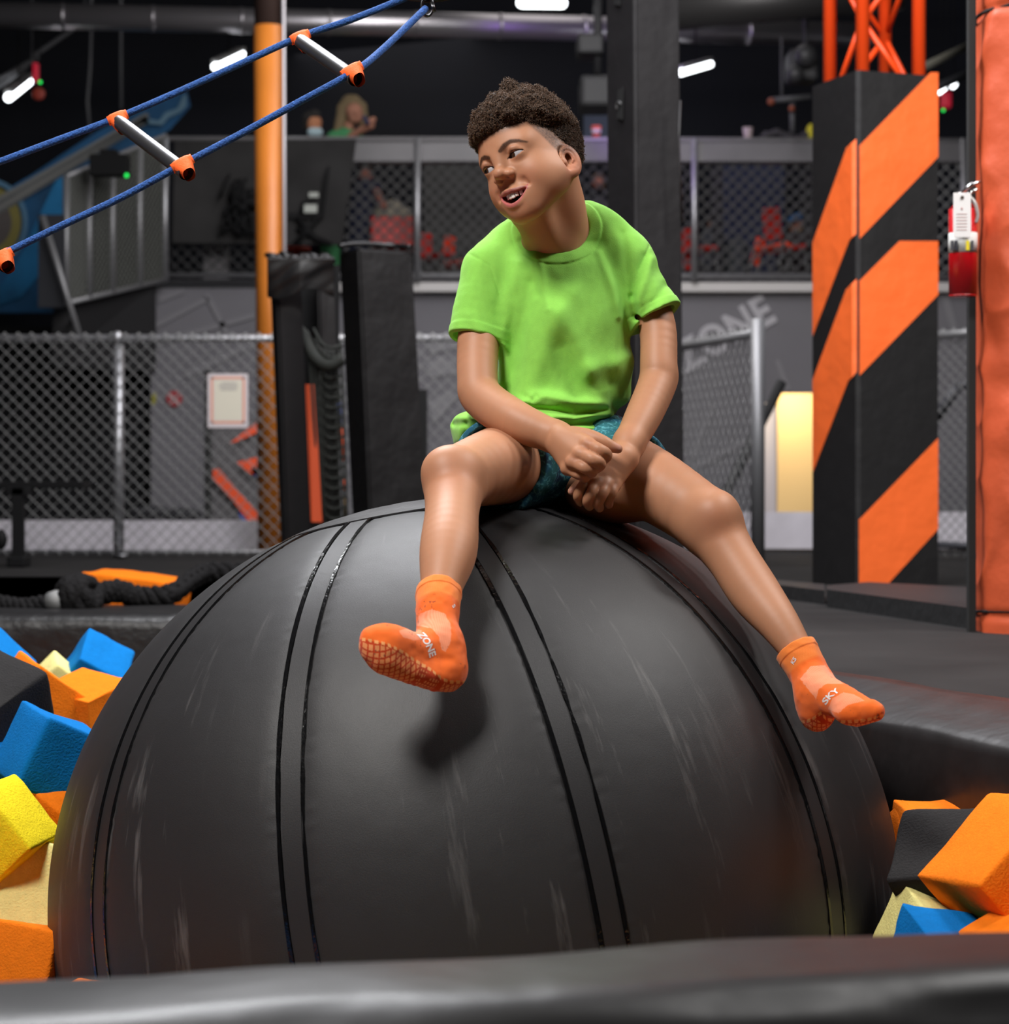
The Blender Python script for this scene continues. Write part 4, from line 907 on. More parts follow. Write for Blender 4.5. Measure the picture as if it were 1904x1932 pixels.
# ------------------------------------------------------------------ padded edges of the pit
pad = mat('black_vinyl', (0.010, 0.0095, 0.010), rough=0.42, spec=0.4, bump=(14, 0.35, 0.02))
padg = mat('black_vinyl_worn', (0.017, 0.0145, 0.015), rough=0.40, spec=0.4, bump=(9, 0.25, 0.02), mottled=(12, 0.25))
def padded_bar(name, a, b, prof, m, label, cat, n=60, wob=0.004, seams=(), seam_m=None):
    """a padded edge: profile (offset across, z) swept from a to b with soft sags"""
    a = Vector(a); b = Vector(b); d = (b-a); L = d.length; d.normalize(); s = Vector((d.y, -d.x, 0)); bm = bmesh.new(); prev = None
    for i in range(n+1):
        c = a+d*(L*i/n); row = []
        for k, (u, z) in enumerate(prof):
            w_ = noise(np.array([[i*7.0/n*L*0.6, k*0.5, u*9]]), 1.3)[0]*wob; row.append(bm.verts.new(c+s*(u+w_*0.5)+Vector((0, 0, z+w_))))
        if prev:
            for k in range(len(prof)): f = bm.faces.new((prev[k], prev[(k+1) % len(prof)], row[(k+1) % len(prof)], row[k])); f.smooth = True
        else: bm.faces.new(row)
        prev = row
    bm.faces.new(prev[::-1]); bmesh.ops.recalc_face_normals(bm, faces=bm.faces)
    me = bpy.data.meshes.new(name); bm.to_mesh(me); bm.free(); o = put(name, me, m); tag(o, label, cat); return o
def rprof(u0, u1, z0, z1, r, n=5):
    out = []
    for cx, cz, a0 in ((u1-r, z1-r, 0), (u0+r, z1-r, 90), (u0+r, z0+r, 180), (u1-r, z0+r, 270)):
        for k in range(n): a = math.radians(a0+90*k/(n-1)); out.append((cx+r*math.cos(a), cz+r*math.sin(a)))
    return out
# right edge of the pit: sloping padded rim
ra = Vector((farx(1.3), 1.3, 0)); rb = Vector((farx(6.2), 6.2, 0))
prof = [(0.0, -0.40), (0.0, -0.01), (-0.004, 0.0), (-0.012, 0.004), (-0.05, 0.004), (-0.10, -0.014), (-0.140, -0.028), (-0.164, -0.036), (-0.176, -0.043), (-0.182, -0.052), (-0.184, -0.066), (-0.184, -0.10), (-0.184, -0.42)]
o = padded_bar('edge_pad', ra, rb, prof, padg, 'long black padded edge of the foam pit running back on the right', 'padding', n=80)
# back beam
padded_bar('edge_pad', (-6.3, 6.36, 0), (-0.36, 6.36, 0), rprof(-0.26, 0.26, -0.34, 0.012, 0.05), pad, 'black padded beam behind the left foam blocks with a thick rope lying on it', 'padding', wob=0.006)
# near padded bar in the foreground
na = P(-420, 1905, 1.52); nb_ = P(2350, 1755, 1.72)
padded_bar('foreground_pad', (na[0], na[1]+0.0, 0), (nb_[0], nb_[1]+0.05, 0), [(u, z-0.012) for u, z in rprof(-0.14, 0.10, -0.36, 0.0, 0.075, 8)], mat('black_vinyl_glossy', (0.009, 0.0085, 0.009), rough=0.40, spec=0.4, bump=(5, 0.22, 0.03)), 'blurred glossy black padded bar across the bottom of the picture', 'padding', n=110, wob=0.006)
# ------------------------------------------------------------------ foam blocks
foams = {}
FC = {'orange': (0.90, 0.20, 0.010), 'blue': (0.004, 0.165, 0.50), 'black': (0.028, 0.027, 0.028), 'yellow': (0.95, 0.74, 0.02), 'pale': (0.80, 0.72, 0.28), 'deep': (0.85, 0.12, 0.01)}
for k_, v_ in FC.items(): foams[k_] = mat('foam_'+k_, v_, rough=0.95, spec=0.1, bump=(260, 0.55, 0.003), mottled=(70, 0.06))
def foam(pos, size, rot, col, label, group='foam blocks in the pit'):
    sx, sy, sz = size if isinstance(size, tuple) else (size,)*3
    bm = bmesh.new(); bmesh.ops.create_cube(bm, size=1.0)
    for v in bm.verts: v.co = Vector((v.co.x*sx, v.co.y*sy, v.co.z*sz))
    bmesh.ops.bevel(bm, geom=list(bm.edges), offset=0.006, segments=2, affect='EDGES', profile=0.6)
    bmesh.ops.subdivide_edges(bm, edges=[e for e in bm.edges if e.calc_length() > 0.06], cuts=7, use_grid_fill=True)
    bm.normal_update(); sd = random.random()*90
    P_ = np.array([v.co for v in bm.verts])+sd; n1 = noise(P_, 9.0)*0.006+noise(P_, 40.0)*0.0018
    edge = np.array([max(abs(v.co.x)/sx, abs(v.co.y)/sy) for v in bm.verts])
    for v, a in zip(bm.verts, n1): v.co += v.normal*float(a)
    R = Euler([math.radians(a) for a in rot]).to_matrix().to_4x4(); bmesh.ops.transform(bm, matrix=R, verts=bm.verts)
    me = bpy.data.meshes.new('foam_block'); bm.to_mesh(me); bm.free(); o = put('foam_block', me, foams[col], None, True); o.location = pos
    return tag(o, label, 'foam block', group)
FB = [
 (P(178, 1268, 5.15), 0.125, (38, 30, 20), 'blue', 'blue foam block peaking highest in the left pile, just left of the ball'),
 (P(-18, 1345, 4.0), (0.155, 0.16, 0.155), (28, 18, -28), 'black', 'charcoal foam block near the left edge on the orange ones'),
 (P(68, 1335, 4.45), 0.155, (10, 35, 35), 'orange', 'orange foam block between the charcoal block and the other orange block'),
 (P(165, 1350, 4.5), 0.145, (15, 8, -30), 'orange', 'orange foam block touching the ball below the highest blue block'),
 (P(95, 1425, 3.85), 0.135, (10, 24, 38), 'blue', 'blue foam block in the middle of the left pile against the ball'),
 (P(8, 1462, 3.95), 0.125, (15, 26, -10), 'blue', 'blue foam block at the left picture edge just above the yellow block'),
 (P(108, 1520, 3.85), 0.12, (24, 32, -20), 'orange', 'orange foam block wedged between the ball and the yellow block'),
 (P(0, 1572, 3.62), (0.135, 0.11, 0.125), (8, 48, -12), 'yellow', 'bright yellow foam block with a pointed corner at the left edge'),
 (P(20, 1692, 3.66), (0.24, 0.17, 0.17), (-24, 7, -10), 'pale', 'pale cream yellow foam block under the bright yellow block'),
 (P(-30, 1775, 3.62), (0.13, 0.13, 0.13), (10, 45, -10), 'black', 'black foam block corner between pale yellow and big orange at left'),
 (P(35, 1838, 3.45), (0.22, 0.18, 0.16), (-16, 5, -22), 'orange', 'big orange foam block at the lower left corner of the pit'),
 (P(10, 1945, 3.0), 0.10, (5, 10, 20), 'black', 'black foam block peeking over the foreground pad at far left'),
 (P(-10, 1960, 2.6), 0.10, (5, 20, 40), 'blue', 'sliver of blue foam block at the bottom left above the foreground pad'),
 (P(185, 1948, 2.80), (0.11, 0.11, 0.10), (8, 4, -15), 'orange', 'orange foam block peeking over the foreground pad left of centre'),
 (P(108, 1292, 5.1), 0.10, (20, 40, 30), 'pale', 'small glimpse of pale yellow foam left of the highest blue block'),
 (P(-12, 1262, 4.8), 0.12, (20, 45, 10), 'blue', 'tip of a blue foam block at the left edge behind the charcoal block'),
 (P(60, 1520, 4.3), 0.17, (15, 30, 10), 'black', 'dark foam block deep between the blue and orange blocks at left'),
 (P(1790, 1592, 3.50), (0.17, 0.12, 0.11), (8, 5, 8), 'orange', 'orange foam block at the back of the right pile under the padded edge'),
 (P(1790, 1655, 3.20), (0.12, 0.14, 0.145), (38, -8, -32), 'black', 'black foam block in the right pile leaning against the ball'),
 (P(1950, 1685, 3.05), (0.17, 0.20, 0.22), (-8, -42, 20), 'orange', 'large orange foam block tilted at the right picture edge'),
 (P(1788, 1768, 3.15), (0.17, 0.12, 0.11), (16, 16, 15), 'pale', 'pale cream foam block on the right behind the blue block'),
 (P(1790, 1822, 2.98), (0.14, 0.12, 0.12), (14, 12, 12), 'blue', 'blue foam block on the right just above the foreground pad'),
 (P(1940, 1835, 2.90), (0.17, 0.15, 0.13), (4, -28, 10), 'orange', 'orange foam block in the lower right corner above the pad'),
 (P(1712, 1592, 3.50), (0.07, 0.10, 0.10), (20, 40, 30), 'orange', 'small orange foam corner between the ball and the black block on right'),
]
for pos, s, r, c, l in FB: foam(pos, s, r, c, l)
# the bed of blocks underneath that carries them (copies of a few block shapes)
FR = random.Random(3); kinds = []
for c_ in ('orange', 'blue', 'black', 'yellow', 'pale', 'orange', 'blue', 'deep'):
    o = foam((0, 0, -3), FR.uniform(0.185, 0.205), (0, 0, 0), c_, '', ''); kinds.append((c_, o.data)); bpy.data.objects.remove(o)
def bedz(x, y):
    if x < -0.55: return float(np.interp(y, [1.9, 3.0, 3.5, 4.0, 4.6, 5.8], [-0.52, -0.58, -0.60, -0.40, -0.30, -0.26]))
    if x > 0.5: return -0.52
    return -0.60 if y < 3.6 else -0.30
def bedwhere(x, y):
    if y < 2.7: return 'behind the foreground pad'
    if x > 0.5: return 'between the ball and the right pit edge'
    if y > 4.7: return 'at the back of the pit by the padded beam'
    return 'deep beside the ball on its left' if x > -1.35 else 'far left in the pit'
for iy in range(15):
    for ix in range(16):
        x = -2.75+ix*0.265+FR.uniform(-.02, .02); y = 1.78+iy*0.285+FR.uniform(-.02, .02); z = bedz(x, y)+FR.uniform(-.035, .035)
        if x > nearx(y)-0.16 or math.hypot(x-BC[0], y-BC[1]) < math.sqrt(max(BR*BR-(z-BC[2])**2, 0))+0.13: continue
        c_, me = FR.choice(kinds); o = bpy.data.objects.new('foam_block', me); C.objects.link(o); o.location = (x, y, z); o.rotation_euler = (FR.uniform(-.5, .5), FR.uniform(-.5, .5), FR.uniform(0, 1.5))
        tag(o, '%s foam block %s, half buried' % ({'pale': 'pale yellow', 'deep': 'deep orange'}.get(c_, c_), bedwhere(x, y)), 'foam block', 'foam blocks in the pit bed')
bm = bmesh.new(); G = {}
for i in range(44):
    for k in range(44):
        x = -3.15+i*0.1; y = 1.55+k*0.105; G[i, k] = bm.verts.new((min(x, nearx(y)+0.0), y, bedz(x, y)-0.13+0.03*math.sin(i*2.1+k)*math.cos(k*1.7)))
for i in range(43):
    for k in range(43):
        q4 = (G[i, k], G[i+1, k], G[i+1, k+1], G[i, k+1])
        if all(ball_sdf(np.array([list(v.co)]), 0.02)[0] > 0 for v in q4): bm.faces.new(q4)
bmesh.ops.delete(bm, geom=[v for v in bm.verts if not v.link_faces], context='VERTS')
me = bpy.data.meshes.new('foam_fill'); bm.to_mesh(me); bm.free(); o = put('foam_fill', me, foams['black'])
tag(o, 'mass of dark foam scraps filling the pit under the blocks', 'foam', kind='stuff')
for (x, y, dy, s, l) in ((258, 1113, 0, (0.30, 0.25, 0.10), 'orange foam block in the second pit, seen above the black rope'), (242, 1140, 0, (0.24, 0.2, 0.05), 'orange foam piece showing under the black rope on the padded beam')):
    foam(P(x, y, 7.25 if s[2] > 0.06 else 6.75), s, (0, 6, -14), 'orange', l)
# ------------------------------------------------------------------ thick rope with a knot on the beam
rope_m = mat('black_rope', (0.007, 0.0065, 0.007), rough=0.9, spec=0.2, bump=(60, 1.0, 0.01))
rp = thing('climbing_rope', 'thick black rope with a big knot lying on the padded beam at left', 'rope', tuple(P(100, 1150, 6.5)))
q = MB(); pts = catmull([P(-120, 1142, 6.45), P(-20, 1140, 6.45), P(40, 1148, 6.42), P(95, 1140, 6.42), P(140, 1132, 6.42)], 8)
for k in range(4):
    tw = [np.array(p)+np.array([0, math.cos(i*0.9+k*1.57)*0.022, math.sin(i*0.9+k*1.57)*0.022]) for i, p in enumerate(pts)]; q.tube(tw, 0.013, 8)
q.build('rope', rope_m, rp)
q = MB(); pts = catmull([P(150, 1128, 6.42), P(190, 1120, 6.45), P(225, 1115, 6.5), P(265, 1127, 6.55), P(320, 1122, 6.6), P(360, 1095, 6.8), P(395, 1080, 7.0), P(470, 1082, 7.1)], 8); q.tube(pts, 0.024, 10)
for k in range(3):
    tw = [np.array(p)+np.array([0, math.cos(i*0.8+k*2.1)*0.024, math.sin(i*0.8+k*2.1)*0.024]) for i, p in enumerate(pts)]; q.tube(tw, 0.015, 8)
q.build('rope', rope_m, rp)
q = MB(); c = PV(148, 1128, 6.4)
for k in range(5):
    a = k*0.63; R = Euler((a, 0.5+a*1.7, a*0.9)).to_matrix(); q.tube([c+R@Vector((0.055*math.cos(t), 0.055*math.sin(t), 0.02*math.sin(2*t))) for t in np.linspace(0, 2*math.pi, 20)[:-1]], 0.022, 8, closed=True)
q.ball(c, 0.055); q.build('knot', rope_m, rp)
q = MB(); q.tube([P(97, 1137, 6.38), P(110, 1133, 6.37), P(124, 1131, 6.37)], 0.033, 12); q.build('tape_wrap', mat('grey_tape', (0.26, 0.26, 0.26), rough=0.6), rp, label='pale grey tape wrap')
# ------------------------------------------------------------------ rope ladder
blue_rope = mat('blue_rope', (0.018, 0.085, 0.32), rough=0.8, bump=(300, 1.0, 0.003), mottled=(250, 0.35))
steel = mat('steel', (0.15, 0.15, 0.16), rough=0.38, metal=0.85, spec=0.5)
sleeve_m = mat('orange_webbing', (0.95, 0.13, 0.015), rough=0.75, bump=(220, 0.4, 0.002))
lad = thing('rope_ladder', 'rope ladder of blue ropes and steel rungs slanting across the top left', 'ladder', tuple(P(400, 200, 3.6)))
r1 = [P(-60, 326, 3.62), P(0, 305, 3.62), P(110, 264, 3.63), P(222, 222, 3.64), P(330, 176, 3.66), P(450, 122, 3.68), P(565, 70, 3.70), P(660, 38, 3.72), P(760, -2, 3.74), P(800, -22, 3.75)]
r2 = [P(-60, 508, 3.42), P(0, 482, 3.42), P(120, 424, 3.43), P(230, 372, 3.44), P(345, 310, 3.45), P(450, 255, 3.47), P(560, 195, 3.48), P(665, 137, 3.50), P(720, 95, 3.60), P(803, 16, 3.72)]
for r in (r1, r2): q = MB(); q.tube(catmull(r, 6), 0.0062, 10); q.build('side_rope', blue_rope, lad)
def rung(a, b, ext=0.03):
    a = Vector(a); b = Vector(b); d = (b-a).normalized(); q = MB(); a2 = a; b2 = b+d*ext
    s = d.orthogonal().normalized(); t = d.cross(s); n = 20
    for r_ in (0.0125,): q.tube([a2, b2], r_, n, cap=False)
    q.tube([b2, b2-d*0.03], 0.0098, n, cap=False); return q.build('rung', steel, lad)
def wsleeve(p, d_rope, d_rung, small=False):
    """webbing sleeve wrapped around the rope and the end of the rung"""
    p = Vector(p); u = Vector(d_rope).normalized(); v = (Vector(d_rung)-u*Vector(d_rung).dot(u)).normalized(); w_ = u.cross(v)
    q = MB(); L = 0.036 if not small else 0.034; D = 0.034
    rows = []
    for i in range(9):
        t = i/8; y = t*D; wd = L*(1-0.45*t**1.6); th = 0.0085+0.0065*t if i else 0.0075
        ring = []
        for k in range(16):
            a = 2*math.pi*k/16; cx_, sx_ = math.cos(a), math.sin(a)
            cu = math.copysign(abs(cx_)**0.6, cx_); ring.append(p+u*(cu*wd/2)+v*(y-0.007)+w_*(sx_*th))
        rows.append([q.bm.verts.new(r) for r in ring])
    for i in range(8):
        for k in range(16): f = q.bm.faces.new((rows[i][k], rows[i][(k+1) % 16], rows[i+1][(k+1) % 16], rows[i+1][k])); f.smooth = True
    q.bm.faces.new(rows[0][::-1])
    q.tube([p-u*L*0.52, p+u*L*0.52], 0.0083, 12); q.build('webbing_sleeve', sleeve_m, lad)
for (xa, ya, Ya), (xb, yb, Yb) in (((566, 70, 3.70), (664, 133, 3.50)), ((222, 222, 3.64), (344, 309, 3.45)), ((-112, 415, 3.62), (4, 484, 3.42))):
    a = PV(xa, ya, Ya); b = PV(xb, yb, Yb); d = (b-a).normalized(); rung(a+d*0.006+Vector((0, 0, -0.006)), b+Vector((0, 0, -0.010)), 0.015)
    i1 = Vector(r1[7])-Vector(r1[5]) if xa > 500 else Vector(r1[4])-Vector(r1[2]); i2 = Vector(r2[7])-Vector(r2[5]) if xa > 500 else Vector(r2[5])-Vector(r2[3])
    wsleeve(a, i1, d+Vector((0, 0, -0.9)), True); wsleeve(b, i2, d+Vector((0, 0, -0.7)))
q = MB(); c = PV(806, 12, 3.72); q.tube([c+Vector((0.010*math.cos(t), 0, 0.017*math.sin(t))) for t in np.linspace(0, 2*math.pi, 22)[:-1]], 0.0028, 8, closed=True); q.cyl(c+Vector((0.008, 0, 0.006)), c+Vector((0.012, 0, -0.010)), 0.004)
q.build('carabiner', mat('dark_steel', (0.12, 0.12, 0.13), rough=0.3, metal=1.0), lad)
q = MB(); q.tube([P(765, -6, 3.74), P(812, 0, 3.73), P(860, -8, 3.73), P(930, -40, 3.74)], 0.006, 8); q.build('strap', mat('black_strap', (0.01, 0.01, 0.01), rough=0.8), lad)
# ------------------------------------------------------------------ striped pillar with the orange truss above
th = math.radians(20.4); WP = 0.3488; pc = P(1618, 0, 8.0); ux = Vector((math.cos(th), math.sin(th), 0)); uy = Vector((-math.sin(th), math.cos(th), 0))
PZ = CZ+(HY-132)/F*8.0; p0 = Vector((pc[0], 8.0, 0.0))
pil = thing('padded_pillar', 'black padded pillar with broad diagonal orange stripes and an orange truss rising from it', 'pillar', tuple(p0+(ux+uy)*WP/2))
q = MB(); ch = 0.014
q.prism([p0+ux*ch, p0+ux*WP, p0+ux*WP+uy*WP, p0+uy*WP, p0+uy*ch], (0, 0, 1), PZ)
q.build('pad', mat('black_vinyl_matt', (0.009, 0.0085, 0.009), rough=0.6, spec=0.35, bump=(8, 0.3, 0.02)), pil)
ovin = mat('orange_vinyl', (0.92, 0.150, 0.028), rough=0.48, spec=0.4, bump=(6, 0.35, 0.03), mottled=(3, 0.05)); 
nr_ = Vector((uy.x, uy.y, 0))*-1; nl_ = ux*-1
def stripe(pts, pt, nrm, name='stripe'):
    q = MB(); V = [ray_plane(x, y, pt, nrm) for x, y in pts]; V = [v+nrm*0.002 for v in V]; q.prism(V, -nrm, 0.0035); q.build(name, ovin, pil)
for pts in ([(1756, 137), (1770, 137), (1770, 296), (1622, 450), (1622, 275)], [(1697, 455), (1770, 455), (1770, 556), (1622, 708), (1622, 530)], [(1770, 827), (1770, 998), (1676, 1101), (1621, 1101), (1621, 981)]): stripe(pts, p0, nr_)
for pts in ([(1608, 269), (1608, 448), (1603, 454), (1585, 500), (1534, 634), (1534, 458), (1598, 279)], [(1608, 535), (1608, 712), (1601, 719), (1534, 891), (1534, 717), (1597, 547)]): stripe(pts, p0, nl_)
# chamfer strips continue the stripes round the corner
cn = (nr_+nl_).normalized(); cp = p0+ux*ch
for pts in ([(1608, 269), (1616, 262), (1616, 441), (1608, 448)], [(1608, 535), (1617, 526), (1617, 701), (1608, 712)]): stripe(pts, p0+ux*ch*0.5+uy*ch*0.5, cn, 'corner_stripe')
tr = mat('orange_steel', (0.90, 0.075, 0.010), rough=0.35, spec=0.5)
tz0 = PZ-0.05; tz1 = 4.6; legs = [p0+ux*0.05+uy*0.05, p0+ux*0.295+uy*0.05, p0+ux*0.295+uy*0.30, p0+ux*0.05+uy*0.30]
for L_ in legs: q = MB(); q.cyl((L_.x, L_.y, tz0), (L_.x, L_.y, tz1), 0.026, n=14); q.build('truss_leg', tr, pil)
for k in range(4):
    A = legs[k]; B = legs[(k+1) % 4]; q = MB(); z = tz0-0.05; s = 1 if k % 2 else 0
    while z < tz1-0.35:
        a, b = (A, B) if s else (B, A); q.cyl((a.x, a.y, z), (b.x, b.y, z+0.30), 0.0115, n=8); z += 0.30; s = 1-s
    q.build('truss_bracing', tr, pil)
# base mats by the pillar
mm = mat('mat_vinyl', (0.020, 0.020, 0.021), rough=0.5, bump=(20, 0.6, 0.01))
q = MB(); A = [ray_plane(x, y, (0, 0, 0.055), (0, 0, 1)) for x, y in ((1560, 1112), (1838, 1148), (1838, 1108), (1640, 1098), (1560, 1104))]
q.prism(A, (0, 0, -1), 0.055); o = q.build('base_mat', mm); tag(o, 'black floor mat wrapped round the foot of the striped pillar', 'mat')
q = MB(); A = [ray_plane(x, y, (0, 0, 0.045), (0, 0, 1)) for x, y in ((1440, 1100), (1556, 1114), (1556, 1102), (1440, 1092))]
q.prism(A, (0, 0, -1), 0.045); o = q.build('base_mat', mm); tag(o, 'black floor mat left of the striped pillar behind the boy\'s shin', 'mat')
# ------------------------------------------------------------------ orange wrapped column at right with extinguisher
oc = thing('wrapped_column', 'orange vinyl wrapped column tied with black cord at the right edge', 'column', tuple(P(1940, 1190, 5.5)))
cx0 = P(1957, 0, 5.5)[0]; bm = bmesh.new(); NZ, NA = 420, 90; rows = []
for j in range(NZ+1):
    z = 2.75*j/NZ; row = []
    a_ = np.linspace(0, 2*np.pi, NA, endpoint=False)
    pts = np.stack([np.cos(a_)*0.15, np.sin(a_)*0.15, np.full(NA, z)], 1)
    crease = 1-np.abs(noise(np.stack([pts[:, 0]*5+z*3.0, pts[:, 1]*5, z*5.0-pts[:, 0]*6], 1), 1.0)); r = 0.147+0.009*crease**5+0.0040*noise(pts, 16.0)+0.012*sstep(0.62, 0.60, np.abs(z-1.15))*0
    for t_ in (0.045, 1.585): r = r-0.006*np.exp(-((z-t_)/0.012)**2)
    for a, rr in zip(a_, r):
        cs, sn = math.cos(a), math.sin(a); k = 1/max(abs(cs)**4+abs(sn)**4, 1e-6)**0.25; rows_ = (cx0+cs*rr*min(k, 1.10), 5.5+sn*rr*min(k, 1.10), z); row.append(bm.verts.new(rows_))
    rows.append(row)
for j in range(NZ):
    for i in range(NA): f = bm.faces.new((rows[j][i], rows[j][(i+1) % NA], rows[j+1][(i+1) % NA], rows[j+1][i])); f.smooth = True
me = bpy.data.meshes.new('wrap'); bm.to_mesh(me); bm.free(); put('vinyl_wrap', me, mat('orange_wrap', (0.60, 0.095, 0.032), rough=0.5, spec=0.4, bump=(30, 0.3, 0.006)), oc)
for z in (0.045, 1.575):
    q = MB(); q.tube([(cx0+0.157*math.cos(t), 5.5+0.157*math.sin(t), z+0.012*math.cos(t+2)) for t in np.linspace(0, 2*math.pi, 40)[:-1]], 0.0045, 6, closed=True); q.build('cord', mat('black_cord', (0.01, 0.01, 0.01), rough=0.8), oc)
q = MB(); x_ = P(1836, 0, 5.45)[0]; q.box((x_-0.010, 5.45, 0.0), (x_+0.008, 5.48, 3.0)); q.build('edge_strip', mat('black_cord', (0.01, 0.01, 0.01)), oc)
fe = thing('fire_extinguisher', 'red fire extinguisher with white tag hanging beside the orange column', 'fire extinguisher', tuple(P(1817, 557, 5.42)))
YE = 5.40; redm = mat('extinguisher_red', (0.45, 0.004, 0.008), rough=0.25, spec=0.6, coat=0.5); c0 = PV(1817, 557, YE); c1 = PV(1817, 395, YE)
q = MB(); q.cyl(c0, c1, 0.0355, n=28); q.cyl(c1, c1+Vector((0, 0, 0.022)), 0.0355, 0.015, 28); q.cyl(c0-Vector((0, 0, 0.004)), c0, 0.033, 0.0355, 28); q.build('cylinder', redm, fe)
q = MB(); a = PV(1817, 478, YE); b = PV(1817, 440, YE); q.cyl(a, b, 0.0362, n=28); q.build('label_band', mat('label_white', (0.6, 0.6, 0.58), rough=0.5), fe)
for x, w_, c_ in ((1797, 5, (0.05, 0.05, 0.06)), (1804, 5, (0.02, 0.02, 0.03)), (1826, 6, (0.75, 0.6, 0.02)), (1835, 4, (0.05, 0.05, 0.06))):
    q = MB(); a = PV(x, 472, YE-0.037); q.box(a+Vector((-w_/1500, -0.002, 0)), a+Vector((w_/1500, 0.006, 0.024))); q.build('label_mark', mat('mark_%d' % x, c_, rough=0.5), fe)
q = MB(); a = PV(1817, 448, YE-0.041); q.box(a+Vector((-0.024, -0.001, 0)), a+Vector((0.020, 0.001, 0.112)), bevel=0.0008); q.build('inspection_tag', mat('tag_white', (0.78, 0.76, 0.76), rough=0.6), fe, label='white inspection tag')
q = MB(); q.cyl(a+Vector((-0.002, -0.0015, 0.100)), a+Vector((-0.002, -0.003, 0.100)), 0.0045, n=12); q.build('eyelet', mat('eyelet', (0.2, 0.15, 0.12), rough=0.4, metal=1.0), fe)
q = MB(); q.ball(a+Vector((-0.003, -0.0015, 0.072)), 0.003, sc=(0.8, 0.3, 1.4))
for k in range(6): q.box(a+Vector((-0.016, -0.0018, 0.058-k*0.008)), a+Vector((0.010, -0.001, 0.0595-k*0.008)))
q.build('tag_print', mat('tag_print', (0.45, 0.25, 0.24), rough=0.7), fe)
q = MB(); h = PV(1815, 372, YE); q.box(h+Vector((-0.012, -0.012, -0.02)), h+Vector((0.016, 0.012, 0.012)), bevel=0.003); q.tube([h+Vector((0.0, -0.01, 0.008)), h+Vector((0.018, -0.018, 0.028)), h+Vector((0.042, -0.022, 0.036))], [0.006, 0.0055, 0.004], 8); q.tube([h+Vector((0.0, -0.01, -0.004)), h+Vector((0.024, -0.016, 0.012)), h+Vector((0.036, -0.018, 0.018))], 0.004, 8); q.build('valve_handle', mat('chrome', (0.55, 0.55, 0.55), rough=0.2, metal=1.0), fe)
q = MB(); q.tube(catmull([h+Vector((0.014, -0.02, 0.0)), h+Vector((0.028, -0.028, -0.02)), h+Vector((0.034, -0.028, -0.05)), h+Vector((0.030, -0.026, -0.068))], 6), [0.0045]*13+[0.0045]*6, 8); q.build('hose', mat('clear_hose', (0.35, 0.33, 0.32), rough=0.3), fe)
# ------------------------------------------------------------------ chain-link fences
galv = mat('galvanised', (0.42, 0.42, 0.44), rough=0.42, metal=0.75, mottled=(30, 0.1))
galv2 = mat('galvanised_dull', (0.30, 0.30, 0.31), rough=0.5, metal=0.6)
wire = mat('wire_galvanised', (0.27, 0.27, 0.27), rough=0.5, metal=0.3); bwire = mat('wire_black', (0.035, 0.035, 0.037), rough=0.5)
def mesh_panel(a, b, z0, z1, pitch, r, m, parent, spikes=False, ratio=1.0, za=None):
    """woven wire between a and b (ground points), z0..z1; two crossed sets of wires; za = (z0,z1) at the b end"""
    a = Vector((a[0], a[1], 0)); b = Vector((b[0], b[1], 0)); L = (b-a).length; d = (b-a)/L; nrm = Vector((d.y, -d.x, 0)); q = MB()
    zb0, zb1 = za if za else (z0, z1)
    def lift(x, z):
        t = x/L; lo = z0+(zb0-z0)*t; hi = z1+(zb1-z1)*t; return lo+(hi-lo)*z
    H = z1-z0; dh = H*ratio
    n = int((L+dh)/pitch)+2
    for s in (1, -1):
        for k in range(-int(dh/pitch)-1, n):
            x0 = k*pitch; x1 = x0+dh*1.0
            t0 = 0.0; t1 = 1.0
            if x1 <= 0 or x0 >= L: continue
            if x0 < 0: t0 = -x0/(x1-x0)
            if x1 > L: t1 = (L-x0)/(x1-x0)
            xa = x0+(x1-x0)*t0; xb = x0+(x1-x0)*t1; za_, zb_ = (t0, t1) if s > 0 else (1-t0, 1-t1)
            q.cyl(a+d*xa+Vector((0, 0, lift(xa, za_)))+nrm*r*s, a+d*xb+Vector((0, 0, lift(xb, zb_)))+nrm*r*s, r, n=4, cap=False)
    if spikes:
        x = 0.0
        while x < L:
            p = a+d*x+Vector((0, 0, lift(x, 1.0))); q.cyl(p+d*(-pitch*0.30), p+Vector((0, 0, 0.030)), r*1.3, n=5); q.cyl(p+d*(pitch*0.30), p+Vector((0, 0, 0.030)), r*1.3, n=5); x += pitch
    return q.build('chain_link', m, parent)
def pipe(name, a, b, r, m, parent, n=14, label=None):
    q = MB(); q.cyl(a, b, r, n=n); return q.build(name, m, parent, label)
YF = 11.4
f1 = thing('chain_link_fence', 'galvanised chain link fence with top rail running behind the foam pit at left', 'fence', tuple(P(222, 1055, YF)))
xa, xb = P(-420, 0, YF)[0], P(1180, 0, YF)[0]; zt = P(0, 638, YF)[2]
mesh_panel((xa, YF), (xb, YF), 0.02, zt, 0.0715, 0.0023, wire, f1, True)
pipe('top_rail', (xa, YF+0.03, zt), (xb, YF+0.03, zt), 0.021, galv, f1); pipe('bottom_rail', (xa, YF+0.03, 0.035), (xb, YF+0.03, 0.035), 0.012, galv2, f1)
for px in (222, 1120, -330): pipe('post', (P(px, 0, YF)[0], YF+0.03, 0), (P(px, 0, YF)[0], YF+0.03, zt-0.035), 0.029, galv, f1); 
q = MB(); c = PV(220, 636, YF); q.ball(c+Vector((0, 0.02, 0.0)), 0.03, sc=(1, 1, 1.2)); q.cyl(PV(230, 1050, YF-0.03), PV(230, 1046, YF-0.03), 0.03); q.build('post_cap', galv, f1)
f2 = thing('chain_link_fence', 'slanted chain link fence panel right of the boy, ending in a thick post', 'fence', tuple(P(1432, 1050, 10.3)))
